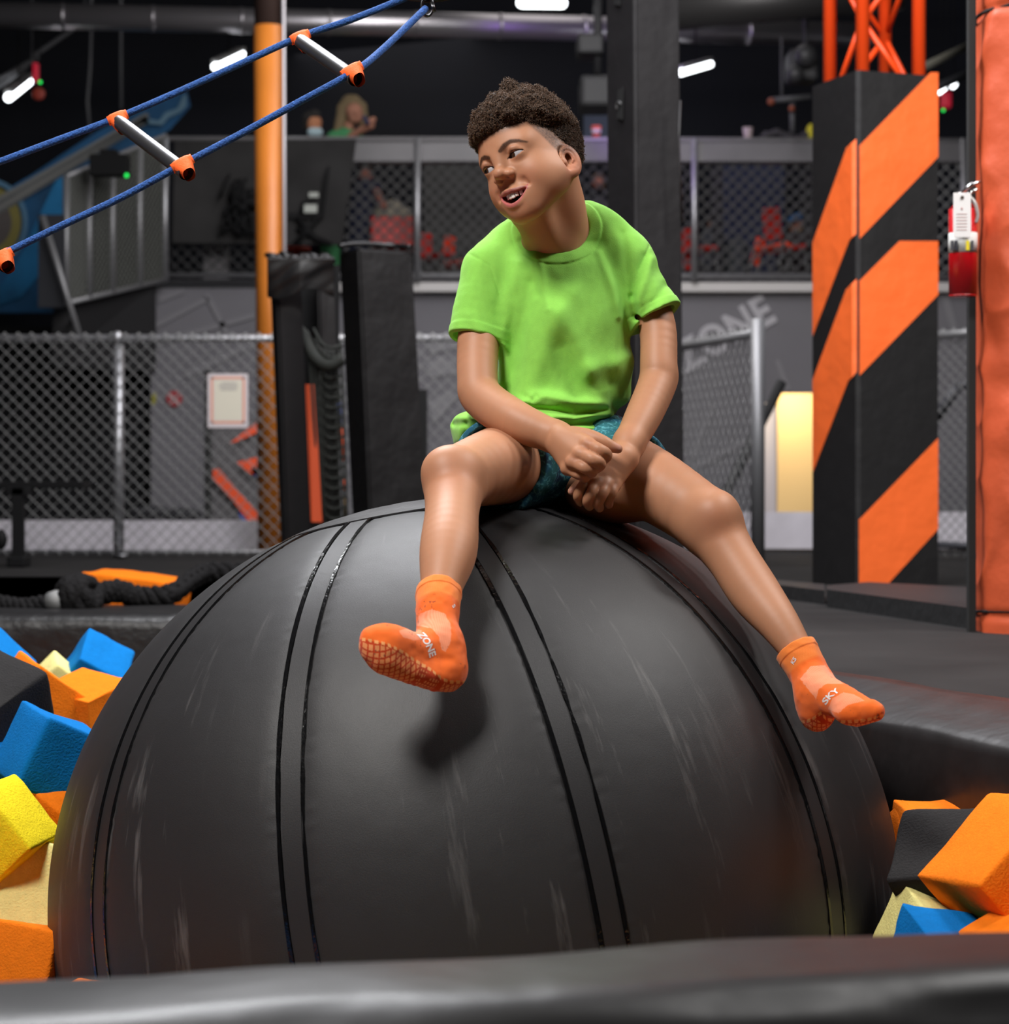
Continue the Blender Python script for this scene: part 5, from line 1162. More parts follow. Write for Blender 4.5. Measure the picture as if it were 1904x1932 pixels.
a = P(1285, 0, 11.6); b = P(1430, 0, 10.25); mesh_panel((a[0], a[1]), (b[0], b[1]), 0.02, P(0, 652, 11.6)[2], 0.10, 0.0028, wire, f2, True, za=(0.02, P(0, 622, 10.25)[2]))
pipe('top_rail', P(1285, 655, 11.6), P(1430, 628, 10.25), 0.022, galv2, f2); pipe('post', (b[0], b[1], 0), P(1430, 602, 10.25), 0.034, galv2, f2); pipe('bottom_rail', P(1285, 1038, 11.6), P(1430, 1046, 10.25), 0.014, galv2, f2)
f3 = thing('chain_link_fence', 'chain link fence seen between the striped pillar and the orange column', 'fence', tuple(P(1800, 1045, 11.2)))
mesh_panel((P(1760, 0, 11.2)[0], 11.2), (P(1900, 0, 11.2)[0], 10.9), 0.02, P(0, 632, 11.2)[2], 0.06, 0.0026, wire, f3, True)
pipe('top_rail', P(1750, 634, 11.2), P(1900, 622, 10.9), 0.020, galv2, f3); pipe('bottom_rail', P(1750, 1027, 11.2), P(1900, 1032, 10.9), 0.018, mat('rail_dark', (0.06, 0.06, 0.07), rough=0.5), f3)
pipe('brace', P(1765, 790, 11.3), P(1808, 728, 11.2), 0.028, mat('rail_dark', (0.06, 0.06, 0.07)), f3); pipe('brace', P(1806, 727, 11.2), P(1850, 727, 11.2), 0.022, mat('rail_dark', (0.06, 0.06, 0.07)), f3)
# padded diagonal brace behind the slanted fence
q = MB(); q.cyl(PV(1312, 1044, 12.1), PV(1475, 722, 12.6), 0.030, n=12); o = q.build('brace_bar', mat('brace_black', (0.015, 0.015, 0.016), rough=0.6)); tag(o, 'black diagonal bar leaning behind the slanted fence panel', 'bar')
# sign on the fence
sg = thing('notice', 'white notice with orange border and fine print hanging on the left fence', 'sign', tuple(P(430, 756, YF-0.02)))
ys = YF-0.02; flat([(392, 705), (468, 705), (468, 807), (392, 807)], ys, mat('paper_white', (0.62, 0.56, 0.57), rough=0.6), 'sheet', sg, 0.004)
q = MB()
for (x0_, y0_, x1_, y1_) in ((398, 711, 462, 715), (398, 795, 462, 799), (398, 711, 402, 799), (458, 711, 462, 799)): q.prism([P(x0_, y0_, ys-0.001), P(x1_, y0_, ys-0.001), P(x1_, y1_, ys-0.001), P(x0_, y1_, ys-0.001)], (0, 1, 0), 0.002)
q.build('border', mat('paper_orange', (0.75, 0.33, 0.20), rough=0.6), sg)
q = MB(); q.prism([P(404, 717, ys-0.0006), P(456, 717, ys-0.0006), P(456, 793, ys-0.0006), P(404, 793, ys-0.0006)], (0, 1, 0), 0.002); q.build('inner_sheet', mat('paper_cream', (0.68, 0.64, 0.52), rough=0.6), sg)
q = MB()
for k, (x0_, x1_) in enumerate(((418, 446), (413, 449), (414, 448), (416, 446))): q.prism([P(x0_, 722+k*4.2, ys-0.0015), P(x1_, 722+k*4.2, ys-0.0015), P(x1_, 723.4+k*4.2, ys-0.0015), P(x0_, 723.4+k*4.2, ys-0.0015)], (0, 1, 0), 0.002)
q.build('fine_print', mat('paper_ink', (0.30, 0.28, 0.30), rough=0.6), sg)
# red round target on the wall, yellow patch
tg = thing('target', 'small red disc with a pale cross on the wall behind the left fence', 'target', tuple(P(329, 752, 16.57)))
q = MB(); q.cyl(PV(329, 752, 16.60), PV(329, 752, 16.57), 0.062, n=24); q.build('disc', mat('disc_red', (0.32, 0.012, 0.02), rough=0.5), tg)
q = MB(); c = PV(329, 753, 16.565)
for s in (1, -1): q.box((-0.053, -0.003, -0.006), (0.053, 0.003, 0.006), rot=Euler((0, s*0.8, 0)), at=c)
q.build('cross', mat('cross_pale', (0.55, 0.45, 0.45), rough=0.5), tg)
o = flat([(286, 745), (292, 740), (296, 744), (293, 762), (286, 764), (287, 745)], 16.59, mat('yellow_patch', (0.30, 0.28, 0.03), rough=0.6), 'sticker'); tag(o, 'small yellow sticker on the wall left of the red disc', 'sticker')
# black stand at far left in front of the fence
st = thing('stand', 'black steel stand with a flat top at the far left in front of the fence', 'stand', tuple(P(35, 1070, 10.1)))
bs = mat('black_steel', (0.006, 0.006, 0.0065), rough=0.7, spec=0.2)
q = MB(); q.box(PV(-130, 922, 10.3)+Vector((0, -0.1, 0)), PV(148, 908, 10.1)+Vector((0, 0.3, 0)), bevel=0.004); q.build('top_plate', bs, st)
q = MB(); q.box(PV(22, 1062, 10.1), PV(43, 920, 10.1)+Vector((0, 0.05, 0))); q.build('leg', bs, st)
q = MB(); q.box(PV(16, 1070, 10.1)+Vector((0, -0.04, 0)), PV(50, 1050, 10.1)+Vector((0, 0.1, 0)), bevel=0.008); q.build('foot', bs, st)
q = MB(); q.box(PV(12, 935, 10.1), PV(52, 920, 10.1)+Vector((0, 0.08, 0)), bevel=0.004); q.build('bracket', bs, st)
o = MB().ball(PV(2, 1018, 9.9), 0.05, sc=(0.6, 0.6, 1)).build('ball_weight', bs); tag(o, 'dark rounded weight at the very left edge beside the stand', 'weight')
bg = MB().ball(PV(285, 968, 12.88), 0.10, 3, sc=(1.3, 0.8, 0.45)).ball(PV(345, 972, 12.88), 0.10, 3, sc=(1.2, 0.8, 0.45)).build('duffel_bag', mat('bag_dark', (0.015, 0.015, 0.018), rough=0.8)); tag(bg, 'dark bag lying on the low kerb behind the left fence', 'bag')
# ------------------------------------------------------------------ upper deck railing
YR = 16.5
rl = thing('deck_railing', 'long upper deck railing with padded grey top beam and dark wire mesh', 'railing', tuple(P(900, 530, YR)))
gb = mat('beam_grey', (0.105, 0.10, 0.105), rough=0.45, metal=0.2, mottled=(4, 0.12)); gt = mat('beam_light', (0.30, 0.29, 0.30), rough=0.4, metal=0.3)
X0 = P(312, 0, YR)[0]; X1 = P(1835, 0, YR)[0]
q = MB(); q.box((P(540, 0, YR)[0], YR-0.04, P(0, 308, YR)[2]), (X1, YR+0.10, P(0, 268, YR)[2]), bevel=0.012); q.build('top_beam', gb, rl)
q = MB(); q.cyl((X0, YR, P(0, 262, YR)[2]), (X1, YR, P(0, 266, YR)[2]), 0.022, n=12); q.build('top_rail', gt, rl)
q = MB(); q.cyl((X0, YR-0.03, P(0, 520, YR)[2]), (X1, YR-0.03, P(0, 522, YR)[2]), 0.020, n=12); q.build('bottom_rail', galv, rl)
for px in (312, 788, 1310, 1818): pipe('post', (P(px, 0, YR-0.05)[0], YR-0.06, P(0, 532, YR)[2]), (P(px, 0, YR-0.05)[0], YR-0.06, P(0, 264, YR)[2]), 0.026, galv, rl)
mesh_panel((P(650, 0, YR)[0], YR), (P(1540, 0, YR)[0], YR), P(0, 522, YR)[2], P(0, 300, YR)[2], 0.098, 0.0068, mat('wire_grey', (0.075, 0.073, 0.073), rough=0.6), rl, ratio=1.0)
mesh_panel((P(310, 0, YR)[0], YR), (P(500, 0, YR)[0], YR), P(0, 522, YR)[2], P(0, 458, YR)[2], 0.098, 0.0055, bwire, rl, ratio=1.0)
mesh_panel((P(1770, 0, YR)[0], YR), (P(1830, 0, YR)[0], YR), P(0, 522, YR)[2], P(0, 300, YR)[2], 0.098, 0.0055, wire, rl, ratio=1.0)
# ramp railing going down to the left
rr = thing('ramp_railing', 'railing with grey wire infill sloping down left of the dark screen', 'railing', tuple(P(220, 555, 16)))
qa, qb, qc, qd = P(125, 333, 15.4), P(312, 256, 16.45), P(312, 528, 16.45), P(125, 572, 15.4)
pipe('top_rail', qa, qb, 0.020, galv2, rr); pipe('bottom_rail', qd, qc, 0.020, galv2, rr)
for t in (0, 0.22, 0.45, 0.73): pipe('post', qa+(qb-qa)*t, qd+(qc-qd)*t, 0.024, galv2, rr)
mesh_panel((qa[0], qa[1]), (qb[0], qb[1]), qd[2], qa[2], 0.05, 0.0045, mat('wire_pale', (0.16, 0.165, 0.15), rough=0.6), rr, za=(qc[2], qb[2]))
q = MB(); v = [qa+(qb-qa)*0.02, qa+(qb-qa)*0.21, qd+(qc-qd)*0.21, qd+(qc-qd)*0.02]; q.prism([p+np.array([0, 0.05, 0]) for p in v], (0.3, 1, 0), 0.02); q.build('infill_panel', mat('panel_pale', (0.105, 0.108, 0.100), rough=0.7), rr)
q = MB(); v = [qa+(qb-qa)*0.25, qa+(qb-qa)*0.97, qd+(qc-qd)*0.97, qd+(qc-qd)*0.25]; q.prism([p+np.array([0, 0.09, 0]) for p in v], (0.3, 1, 0), 0.02); q.build('infill_panel', mat('panel_dark', (0.030, 0.030, 0.028), rough=0.7), rr)
q = MB(); q.cyl(P(80, 408, 15.2), P(158, 660, 15.2), 0.022, n=14); q.cyl(P(140, 602, 15.2), P(140, 602, 15.75), 0.014, n=8); q.cyl(P(154, 645, 15.2), P(154, 645, 15.75), 0.014, n=8); o = q.build('hand_rail', galv2); tag(o, 'thin grey rail slanting steeply down at far left below the blue mural', 'rail')
q = MB(); q.box(PV(72, 580, 15.3), PV(120, 405, 15.3)+Vector((0, 0.05, 0))); o = q.build('dark_post', mat('post_dark', (0.012, 0.013, 0.018), rough=0.7)); tag(o, 'dark post between the blue mural and the pale ramp railing', 'post')
spk = thing('speaker_box', 'small black box with a green light on top of the ramp railing', 'speaker', tuple(P(205, 305, 15.3)))
q = MB(); q.box(PV(168, 330, 15.3), PV(240, 290, 15.3)+Vector((0, 0.15, 0)), bevel=0.006); q.box(PV(188, 292, 15.3), PV(218, 281, 15.3)+Vector((0, 0.15, 0))); q.build('case', bs, spk)
q = MB(); q.ball(PV(239, 331, 15.2), 0.014); q.build('indicator', mat('green_led', (0, 0.3, 0.02), emit=((0.02, 0.9, 0.12), 1.6)), spk)
# dark screen hung over the railing
sc = thing('screen', 'large dark grey fabric screen hung over the upper railing at left', 'screen', tuple(P(490, 458, 16.4)))
q = MB(); q.prism([P(330, 266, 16.40), P(672, 262, 16.40), P(645, 462, 16.38), P(325, 458, 16.38)], (0, 1, 0), 0.04); q.build('panel', mat('screen_grey', (0.030, 0.029, 0.029), rough=0.85, spec=0.2, mottled=(3, 0.25)), sc)
cl = thing('cable_bundle', 'tangled black cables and gear hanging on the dark screen left of the orange column', 'cables', tuple(P(455, 400, 16.3)))
q = MB(); rg = random.Random(5)
for k in range(26):
    x, y = rg.uniform(432, 486), rg.uniform(325, 415); q.tube(catmull([P(x, y, 16.3), P(x+rg.uniform(-18, 18), y+rg.uniform(5, 30), 16.25), P(x+rg.uniform(-24, 12), y+rg.uniform(20, 50), 16.3)], 5), 0.012, 6)
for k in range(8): q.ball(PV(rg.uniform(445, 490), rg.uniform(325, 395), 16.3), 0.045)
q.build('cables', bs, cl)
nb2 = thing('folding_rack', 'black folding rack with white labels hung on the dark screen right of the orange column', 'rack', tuple(P(580, 458, 16.35)))
q = MB(); q.prism([P(545, 400, 16.34), P(602, 402, 16.34), P(615, 318, 16.30), P(622, 312, 16.30), (P(610, 412, 16.34)), P(545, 412, 16.34)], (0, 1, 0), 0.04)
for (a_, b_) in (((560, 410), (600, 455)), ((602, 410), (555, 462)), ((570, 405), (575, 380)), ((560, 430), (625, 462))): q.cyl(PV(*a_, 16.34), PV(*b_, 16.34), 0.022, n=8)
q.build('frame', bs, nb2)
q = MB(); q.box(PV(574, 401, 16.30), PV(598, 386, 16.30)+Vector((0, 0.01, 0))); q.box(PV(583, 372, 16.30), PV(601, 363, 16.30)+Vector((0, 0.01, 0))); q.build('label', mat('label_pale', (0.42, 0.44, 0.40), rough=0.6), nb2)
for (x0_, y0_, x1_, y1_, l, c_) in ((383, 462, 428, 528, 'pale grey bin standing on the upper deck under the dark screen', (0.26, 0.25, 0.26)), (1030, 370, 1062, 402, 'x', None)):
    if c_: q = MB(); q.box(PV(x0_, y1_, 16.9), PV(x1_, y0_, 16.9)+Vector((0, 0.2, 0)), bevel=0.01); o = q.build('bin', mat('bin_grey', c_, rough=0.7)); tag(o, l, 'bin')
# ------------------------------------------------------------------ red chairs on the upper deck
redp = mat('chair_red', (0.50, 0.020, 0.012), rough=0.5); redo = mat('chair_orange', (0.75, 0.055, 0.015), rough=0.5); cl_ = mat('chair_leg', (0.15, 0.15, 0.15), rough=0.4, metal=0.7)
def chair(px, py, w, h, Y, rz, m_, label, tilt=0.0):
    """px,py: middle of the chair back; w,h in metres"""
    c = PV(px, py, Y); fl = 2.03; t = thing('cafe_chair', label, 'chair', (c.x, c.y, fl), 'red chairs on the upper deck'); R = Matrix.Translation((c.x, c.y, c.z)) @ Matrix.Rotation(rz, 4, 'Z') @ Matrix.Rotation(tilt, 4, 'Y')
    q = MB(); q.box((-w/2, 0, -h/2), (w/2, 0.035, h/2), bevel=0.016, seg=3); me = q.mesh(); me.transform(R); put('backrest', me, m_, t)
    zs = c.z-h/2-0.10
    zs = max(zs, fl+0.25)
    q = MB(); q.box((-w/2, -0.42, zs-c.z-0.02), (w/2, 0.02, zs-c.z+0.02), bevel=0.015, seg=3); me = q.mesh(); me.transform(R); put('seat', me, m_, t)
    for sx in (-1, 1):
        for sy in (-0.38, 0.0): q = MB(); q.cyl((sx*w*0.42, sy, zs-c.z), (sx*w*0.46, sy*1.05, fl-c.z), 0.012, n=8); me = q.mesh(); me.transform(R); put('leg', me, cl_, t)
    return t
chair(740, 434, 0.34, 0.22, 17.0, 0.15, redp, 'wide red chair behind the railing, below the pale hood of a seated person')
chair(806, 462, 0.11, 0.20, 17.6, 0.5, redp, 'narrow red chair just right of the pale railing post left of the boy')
chair(850, 462, 0.12, 0.16, 18.2, 0.7, redo, 'small light red chair behind the mesh between railing post and boy', 0.2)
chair(1303, 470, 0.14, 0.34, 17.2, 0.3, redp, 'tall red chair beside the railing post just right of the black pillar')
chair(1459, 422, 0.16, 0.27, 17.4, 0.3, redp, 'dark red chair back next to the person in the blue cap', -0.12)
chair(1432, 475, 0.09, 0.24, 17.0, 0.5, redo, 'bright orange red chair below the dark red one near the striped pillar', 0.30)
q = MB(); q.cyl(PV(560, 475, 17.2), PV(560, 467, 17.2), 0.11, n=24); q.cyl(PV(560, 500, 17.2), PV(560, 475, 17.2), 0.02); q.cyl((PV(560, 500, 17.2).x, 17.2, 2.03), PV(560, 475, 17.2), 0.02, n=8); o = q.build('stool', redo); tag(o, 'small round red stool top between the orange column and the black wrapped post', 'stool')
# cups and things on the beam
def cup(px, py, hpx, Y, m_, label):
    s = F/Y; q = MB(); c = PV(px, py, Y); q.cyl(c, c+Vector((0, 0, hpx/s)), 0.028, 0.040, 20); o = q.build('paper_cup', m_); return tag(o, label, 'cup')
cup(1411, 268, 27, YR+0.02, mat('cup_pale', (0.45, 0.36, 0.36), rough=0.6), 'pale paper cup standing on the railing beam right of the black pillar')
oc2 = cup(1125, 264, 26, YR+0.02, mat('cup_orange', (0.75, 0.12, 0.06), rough=0.6), 'orange and white paper cup on the railing beam left of the black pillar')
q = MB(); c = PV(1125, 264, YR+0.02); q.cyl(c+Vector((0, 0, 0.045)), c+Vector((0, 0, 0.080)), 0.0345, 0.0385, 20); q.build('white_band', mat('cup_white', (0.75, 0.65, 0.62), rough=0.6), oc2)
q = MB(); rg = random.Random(9)
for k in range(14): q.ball(PV(1445+k*6.0, 256-6*math.sin(k*0.5), YR+0.05), 0.035, 2, sc=(1.4, 1, rg.uniform(0.5, 0.9)), rot=(0, rg.uniform(-.5, .5), 0))
o = q.build('jacket', mat('jacket_dark', (0.045, 0.042, 0.045), rough=0.8)); tag(o, 'crumpled dark jacket lying on the railing beam near the striped pillar', 'jacket')
q = MB(); q.ball(PV(1530, 250, YR+0.05), 0.055, 2, sc=(0.7, 0.8, 1.3)); o = q.build('yellow_bag', mat('yellow_cloth', (0.62, 0.55, 0.02), rough=0.7)); tag(o, 'small yellow cloth bundle on the beam touching the striped pillar', 'bundle')
# ------------------------------------------------------------------ people on the upper deck
def human(label, Y, skin_pts, cloth_pts, cloth_col, hair_pts, hair_col, sk=(0.38, 0.17, 0.11), extra=()):
    """small background figure: chains in photo pixels (x, y, dy) with radii in pixels"""
    s = F/Y; base = P(cloth_pts[0][0][0][0], cloth_pts[0][0][0][1], Y); t = thing('person', label, 'person', (base[0], Y, 2.03))
    def conv(L):
        out = []
        for pts, rs in L:
            pp = [P(x, y, Y)+np.array([0, d, 0]) for x, y, d in pts]; rs = [r/s for r in rs]
            out.append(Chain(pp, rs, k=0.012) if len(pp) > 1 else Ell(pp[0], (rs[0],)*3, k=0.012))
        return out
    for nm, L, c_ in (('body', skin_pts, sk), ('clothing', cloth_pts, cloth_col), ('hair', hair_pts, hair_col))+tuple(extra):
        if not L: continue
        pr = conv(L); lo = np.min([q.c-q.r for q in pr], 0)-0.03; hi = np.max([q.c+q.r for q in pr], 0)+0.03
        p, q = isosurface(pr, lo, hi, 0.009); me, p = nets_mesh(nm, p, q, 2); put(nm, me, mat('bg_%s_%d_%d_%d' % (nm, c_[0]*99, c_[1]*99, c_[2]*99), c_, rough=0.8), t)
    return t
human('blonde woman in a green top looking at a phone above the dark screen', 17.0,
      [([(669, 212, -0.04), (671, 222, -0.04)], [16, 14]), ([(672, 214, -0.10), (674, 219, -0.11)], [3, 3.4]), ([(660, 235, 0), (652, 256, 0.02)], [9, 11]), ([(664, 262, -0.12), (690, 250, -0.2), (703, 245, -0.22)], [7, 7, 8]), ([(700, 240, -0.25), (708, 236, -0.25)], [6, 6])],
      [([(620, 330, 0.0), (632, 262, 0.0), (650, 256, 0.0), (672, 262, 0)], [22, 16, 16, 14]), ([(622, 515, 0.0), (626, 340, 0.0), (648, 285, 0)], [18, 22, 24])], (0.05, 0.24, 0.09),
      [([(660, 196, 0.03), (650, 205, 0.03), (643, 228, 0.02), (638, 250, 0.0)], [19, 15, 11, 10]), ([(668, 193, 0.01), (682, 200, 0.03), (686, 218, 0.03), (684, 245, 0.0)], [15, 10, 8, 8])], (0.17, 0.12, 0.06),
      extra=(('phone', [([(692, 234, -0.30), (698, 244, -0.30)], [5, 5])], (0.03, 0.03, 0.07)),))
human('person wearing a pale blue face mask and dark hair beside the blonde woman', 17.4,
      [([(594, 232, -0.03), (594, 240, -0.03)], [14, 13]), ([(588, 255, 0.03), (588, 275, 0.03)], [8, 9])], [([(560, 330, 0.1), (575, 285, 0.1), (600, 283, 0.1)], [20, 16, 18]), ([(590, 515, 0.1), (590, 340, 0.1), (590, 300, 0.1)], [18, 26, 22])], (0.03, 0.02, 0.05),
      [([(594, 219, -0.03), (583, 224, -0.02), (578, 238, 0.0)], [12, 12, 9])], (0.015, 0.012, 0.010), sk=(0.48, 0.20, 0.10), extra=(('face_mask', [([(590, 252, -0.07), (602, 252, -0.07)], [9, 9])], (0.42, 0.55, 0.60)),))
human('standing person in dark navy clothes behind the wire mesh left of the boy', 17.3, [([(690, 330, 0), (690, 340, 0)], [13, 12]), ([(712, 365, -0.1), (724, 392, -0.12)], [8, 8])],
      [([(690, 362, 0), (682, 420, 0), (680, 500, 0)], [26, 27, 24]), ([(708, 352, -0.03), (716, 385, -0.1)], [11, 10])], (0.010, 0.013, 0.035), [([(690, 318, 0.02), (688, 326, 0.04)], [13, 13])], (0.03, 0.02, 0.015), sk=(0.30, 0.12, 0.09))
human('seated person in a pale grey hooded top behind the wide red chair', 17.25, [([(742, 396, 0.1)], [10])], [([(742, 398, 0), (738, 440, 0), (738, 500, 0)], [22, 30, 30]), ([(720, 402, 0), (765, 404, 0)], [14, 14])], (0.30, 0.27, 0.21), [], (0, 0, 0))
human('person in a blue cap bending over a table behind the mesh near the striped pillar', 17.6, [([(1510, 425, 0), (1502, 435, 0)], [14, 12])], [([(1500, 520, 0), (1500, 470, 0), (1525, 450, 0)], [36, 34, 26]), ([(1480, 465, -0.1), (1470, 480, -0.2)], [12, 10])], (0.030, 0.022, 0.022),
      [([(1520, 432, -0.03), (1500, 446, -0.06)], [9, 7])], (0.20, 0.13, 0.06), sk=(0.25, 0.11, 0.07), extra=(('cap', [([(1498, 412, -0.02), (1518, 410, 0)], [9, 12]), ([(1484, 417, -0.06), (1500, 415, -0.06)], [4, 6])], (0.03, 0.10, 0.22)),))
human('dim seated group figure in grey behind the mesh right of the railing post', 17.8, [([(1345, 425, 0)], [11])], [([(1345, 452, 0), (1340, 500, 0), (1340, 522, 0)], [24, 28, 26]), ([(1390, 470, 0), (1390, 510, 0)], [22, 24])], (0.05, 0.055, 0.06), [([(1345, 415, 0.02)], [12])], (0.02, 0.015, 0.012), sk=(0.14, 0.08, 0.05))
human('person with brown hair glimpsed behind the railing right beside the boy\'s ear', 17.6, [([(1128, 345, 0)], [12])], [([(1130, 390, 0), (1135, 480, 0), (1135, 515, 0)], [20, 24, 22])], (0.045, 0.045, 0.05), [([(1130, 338, 0.02), (1134, 350, 0.03)], [13, 10])], (0.14, 0.085, 0.05), sk=(0.40, 0.16, 0.10))
# tables and dim posts behind the mesh
for (x0_, x1_, y0_, y1_, Y, c_, l) in ((1345, 1362, 312, 542, 17.5, (0.010, 0.010, 0.012), 'black upright post behind the mesh right of the pale railing post'), (1062, 1075, 300, 542, 17.5, (0.12, 0.12, 0.12), 'grey upright post behind the railing between boy and black pillar'), (1515, 1532, 312, 542, 17.5, (0.012, 0.012, 0.013), 'black upright post behind the mesh next to the striped pillar')):
    q = MB(); q.box(PV(x0_, y1_, Y), PV(x1_, y0_, Y)+Vector((0, 0.08, 0))); o = q.build('upright_post', mat('up_%d' % x0_, c_, rough=0.7)); tag(o, l, 'post')
q = MB(); q.box(PV(1365, 522, 19.0), PV(1480, 300, 19.0)+Vector((0, 0.05, 0))); o = q.build('blue_partition', mat('blue_part', (0.025, 0.032, 0.065), rough=0.8)); tag(o, 'dim blue partition panel far behind the mesh right of the boy', 'partition')
q = MB(); q.prism([P(1102, 262, 18.5), P(1102, 180, 18.5), P(1150, 165, 18.5), P(1210, 165, 18.5), P(1210, 262, 18.5)], (0, 1, 0), 0.05); o = q.build('blue_grey_partition', mat('part2', (0.055, 0.070, 0.100), rough=0.8)); tag(o, 'blue grey partition above the railing between the boy and the black pillar', 'partition')
q = MB(); q.box(PV(800, 520, 19.5), PV(1060, 300, 19.5)+Vector((0, 0.05, 0))); o = q.build('grey_partition', mat('part3', (0.060, 0.060, 0.055), rough=0.85, mottled=(3, 0.3))); tag(o, 'dim grey partition behind the mesh just left of the boy\'s head', 'partition')
# ------------------------------------------------------------------ ducts, lamps and cables overhead
duct_m = mat('duct_metal', (0.42, 0.40, 0.42), rough=0.34, metal=0.85)
dk = thing('air_duct', 'long silver ventilation duct running across the top behind everything', 'duct', tuple(P(800, 45, 17)))
a = PV(-300, 22, 16.0); b = PV(1655, 66, 17.4); q = MB(); q.cyl(a, b, 0.098, n=36); q.build('pipe', duct_m, dk)
for k in range(12): c = a+(b-a)*(k+0.4)/12; d = (b-a).normalized(); q = MB(); q.cyl(c-d*0.015, c+d*0.015, 0.103, n=36); q.build('duct_band', duct_m, dk)
area('uplight_violet', PV(1150, 20, 15.9), PV(1300, 50, 17.2), 0.15, 7.0, (0.45, 0.22, 1), 1.8)
lampg = mat('lamp_glow', (1, 1, 1), emit=((0.93, 0.97, 1.0), 5.0)); lampb = mat('lamp_body', (0.20, 0.20, 0.20), rough=0.5)
def tube_lamp(a, b, r, label):
    a = Vector(a); b = Vector(b); t = thing('strip_lamp', label, 'lamp', tuple((a+b)/2)); d = (b-a).normalized(); q = MB(); q.cyl(a, b, r, n=16); q.ball(a, r, sc=(1, 1, 1)); q.ball(b, r); q.build('tube', lampg, t)
    up = Vector((0, 0, 1)); q = MB(); q.box((-(b-a).length/2, -r*1.1, 0), ((b-a).length/2, r*1.1, r*0.9), rot=d.to_track_quat('X', 'Z').to_matrix(), at=(a+b)/2+up*(r*1.5), bevel=0.004); q.build('housing', lampb, t)
    q = MB(); q.cyl((a+b)/2+up*r*1.5, Vector(((a+b)/2).to_tuple()[:2]+(6.2,)), 0.006, n=6); q.build('cable', bs, t)
tube_lamp(P(16, 184, 16.5), P(54, 154, 17.2), 0.034, 'bright white strip lamp hanging at far left beside a red box')
tube_lamp(P(406, 126, 16.5), P(456, 102, 17.3), 0.030, 'bright white strip lamp hanging behind the blue rope left of the orange column')
tube_lamp(P(1284, 137, 16.5), P(1340, 121, 17.4), 0.028, 'bright white strip lamp at the right edge of the black pillar')
tube_lamp(P(985, 5, 15.5), P(1060, 6, 15.6), 0.040, 'bright white strip lamp cut by the top edge above the boy')
tube_lamp(P(1772, 172, 16.8), P(1782, 164, 17.0), 0.026, 'larger of two small white lamp ends between striped pillar and orange column')
tube_lamp(P(1798, 163, 17.8), P(1802, 159, 18.0), 0.020, 'smaller of two small white lamp ends left of the orange column')
rb_ = mat('alarm_red', (0.55, 0.010, 0.03), rough=0.5, emit=((1, 0.02, 0.08), 0.12))
q = MB(); q.box(PV(61, 152, 16.6), PV(71, 118, 16.6)+Vector((0, 0.1, 0)), bevel=0.006); o = q.build('red_sign', rb_); MB().cyl(PV(66, 120, 16.65), PV(66, -360, 16.65), 0.005, n=6).build('cable', bs, o); tag(o, 'narrow red hanging box beside the far left lamp', 'box')
q = MB(); q.ball(PV(73, 177, 16.4), 0.050, 3, sc=(1, 0.3, 1)); o = q.build('red_beacon', mat('dim_red', (0.28, 0.03, 0.015), rough=0.6)); MB().cyl(PV(75, 175, 16.4), PV(75, -370, 16.4), 0.004, n=6).build('cable', bs, o); tag(o, 'dim red round beacon right of the far left lamp', 'beacon')
q = MB(); q.box(PV(1778, 203, 17.2), PV(1797, 172, 17.2)+Vector((0, 0.1, 0)), bevel=0.02); o = q.build('red_alarm', rb_); MB().cyl(PV(1788, 180, 17.25), PV(1788, -330, 17.25), 0.005, n=6).build('cable', bs, o); tag(o, 'red alarm box below the small lamps left of the orange column', 'box')
for (x, y, Y_l, nm) in ((76, 155, 16.38, 'red_beacon'), (1780, 208, 17.2, 'red_alarm')): MB().ball(PV(x, y, Y_l), 0.012).build('indicator_light', mat('green_led', (0, 0.3, 0.02)), bpy.data.objects[nm])
# hanging rods, beams and machinery silhouettes
gd = mat('rod_grey', (0.07, 0.07, 0.075), rough=0.6)
for pts, l in (([(172, -330), (172, 55), (170, 130), (165, 190), (170, 250)], 'thin hanging cable left of the lightning bolt on the mural'), ([(228, -330), (228, 55), (229, 205)], 'second thin hanging cable nearer the orange column')):
    q = MB(); q.tube([P(x, y, 17.6) for x, y in pts], 0.014, 6); o = q.build('hanging_cable', gd); tag(o, l, 'cable')
q = MB(); q.cyl(PV(-20, 160, 16.9), PV(72, 108, 17.2), 0.02); q.cyl(PV(-40, 190, 16.9), PV(50, 125, 17.2), 0.02); q.cyl(PV(60, 108, 17.2), PV(160, 40, 17.6), 0.02, n=8); q.cyl(PV(60, 108, 17.2), PV(60, -330, 17.2), 0.008, n=6); q.cyl(PV(160, 40, 17.6), PV(160, -320, 17.6), 0.008, n=6); q.cyl(PV(-20, 170, 16.95), PV(-20, -340, 16.95), 0.008, n=6)
o = q.build('conduit', gd); tag(o, 'grey conduit pipes slanting above the far left lamp', 'pipe')
fan = thing('ceiling_equipment', 'dark grey winch machinery hanging high between the black pillar and the orange truss', 'machine', tuple(P(1515, 130, 16)))
q = MB(); q.box(PV(1490, 150, 16.0), PV(1545, 90, 16.0)+Vector((0, 0.3, 0)), bevel=0.03); q.ball(PV(1520, 105, 15.9), 0.09); q.ball(PV(1500, 140, 15.9), 0.07); q.build('motor', mat('mach', (0.035, 0.035, 0.037), rough=0.5), fan)
q = MB(); q.cyl(PV(1475, 70, 16.1), PV(1475, 190, 16.1), 0.010); q.cyl(PV(1452, 190, 16.1), PV(1530, 182, 16.1), 0.022); q.cyl(PV(1495, 195, 16.1), PV(1495, 250, 16.1), 0.02); q.cyl(PV(1520, 90, 16.0), PV(1520, -60, 16.0), 0.02); q.build('hanger', gd, fan)
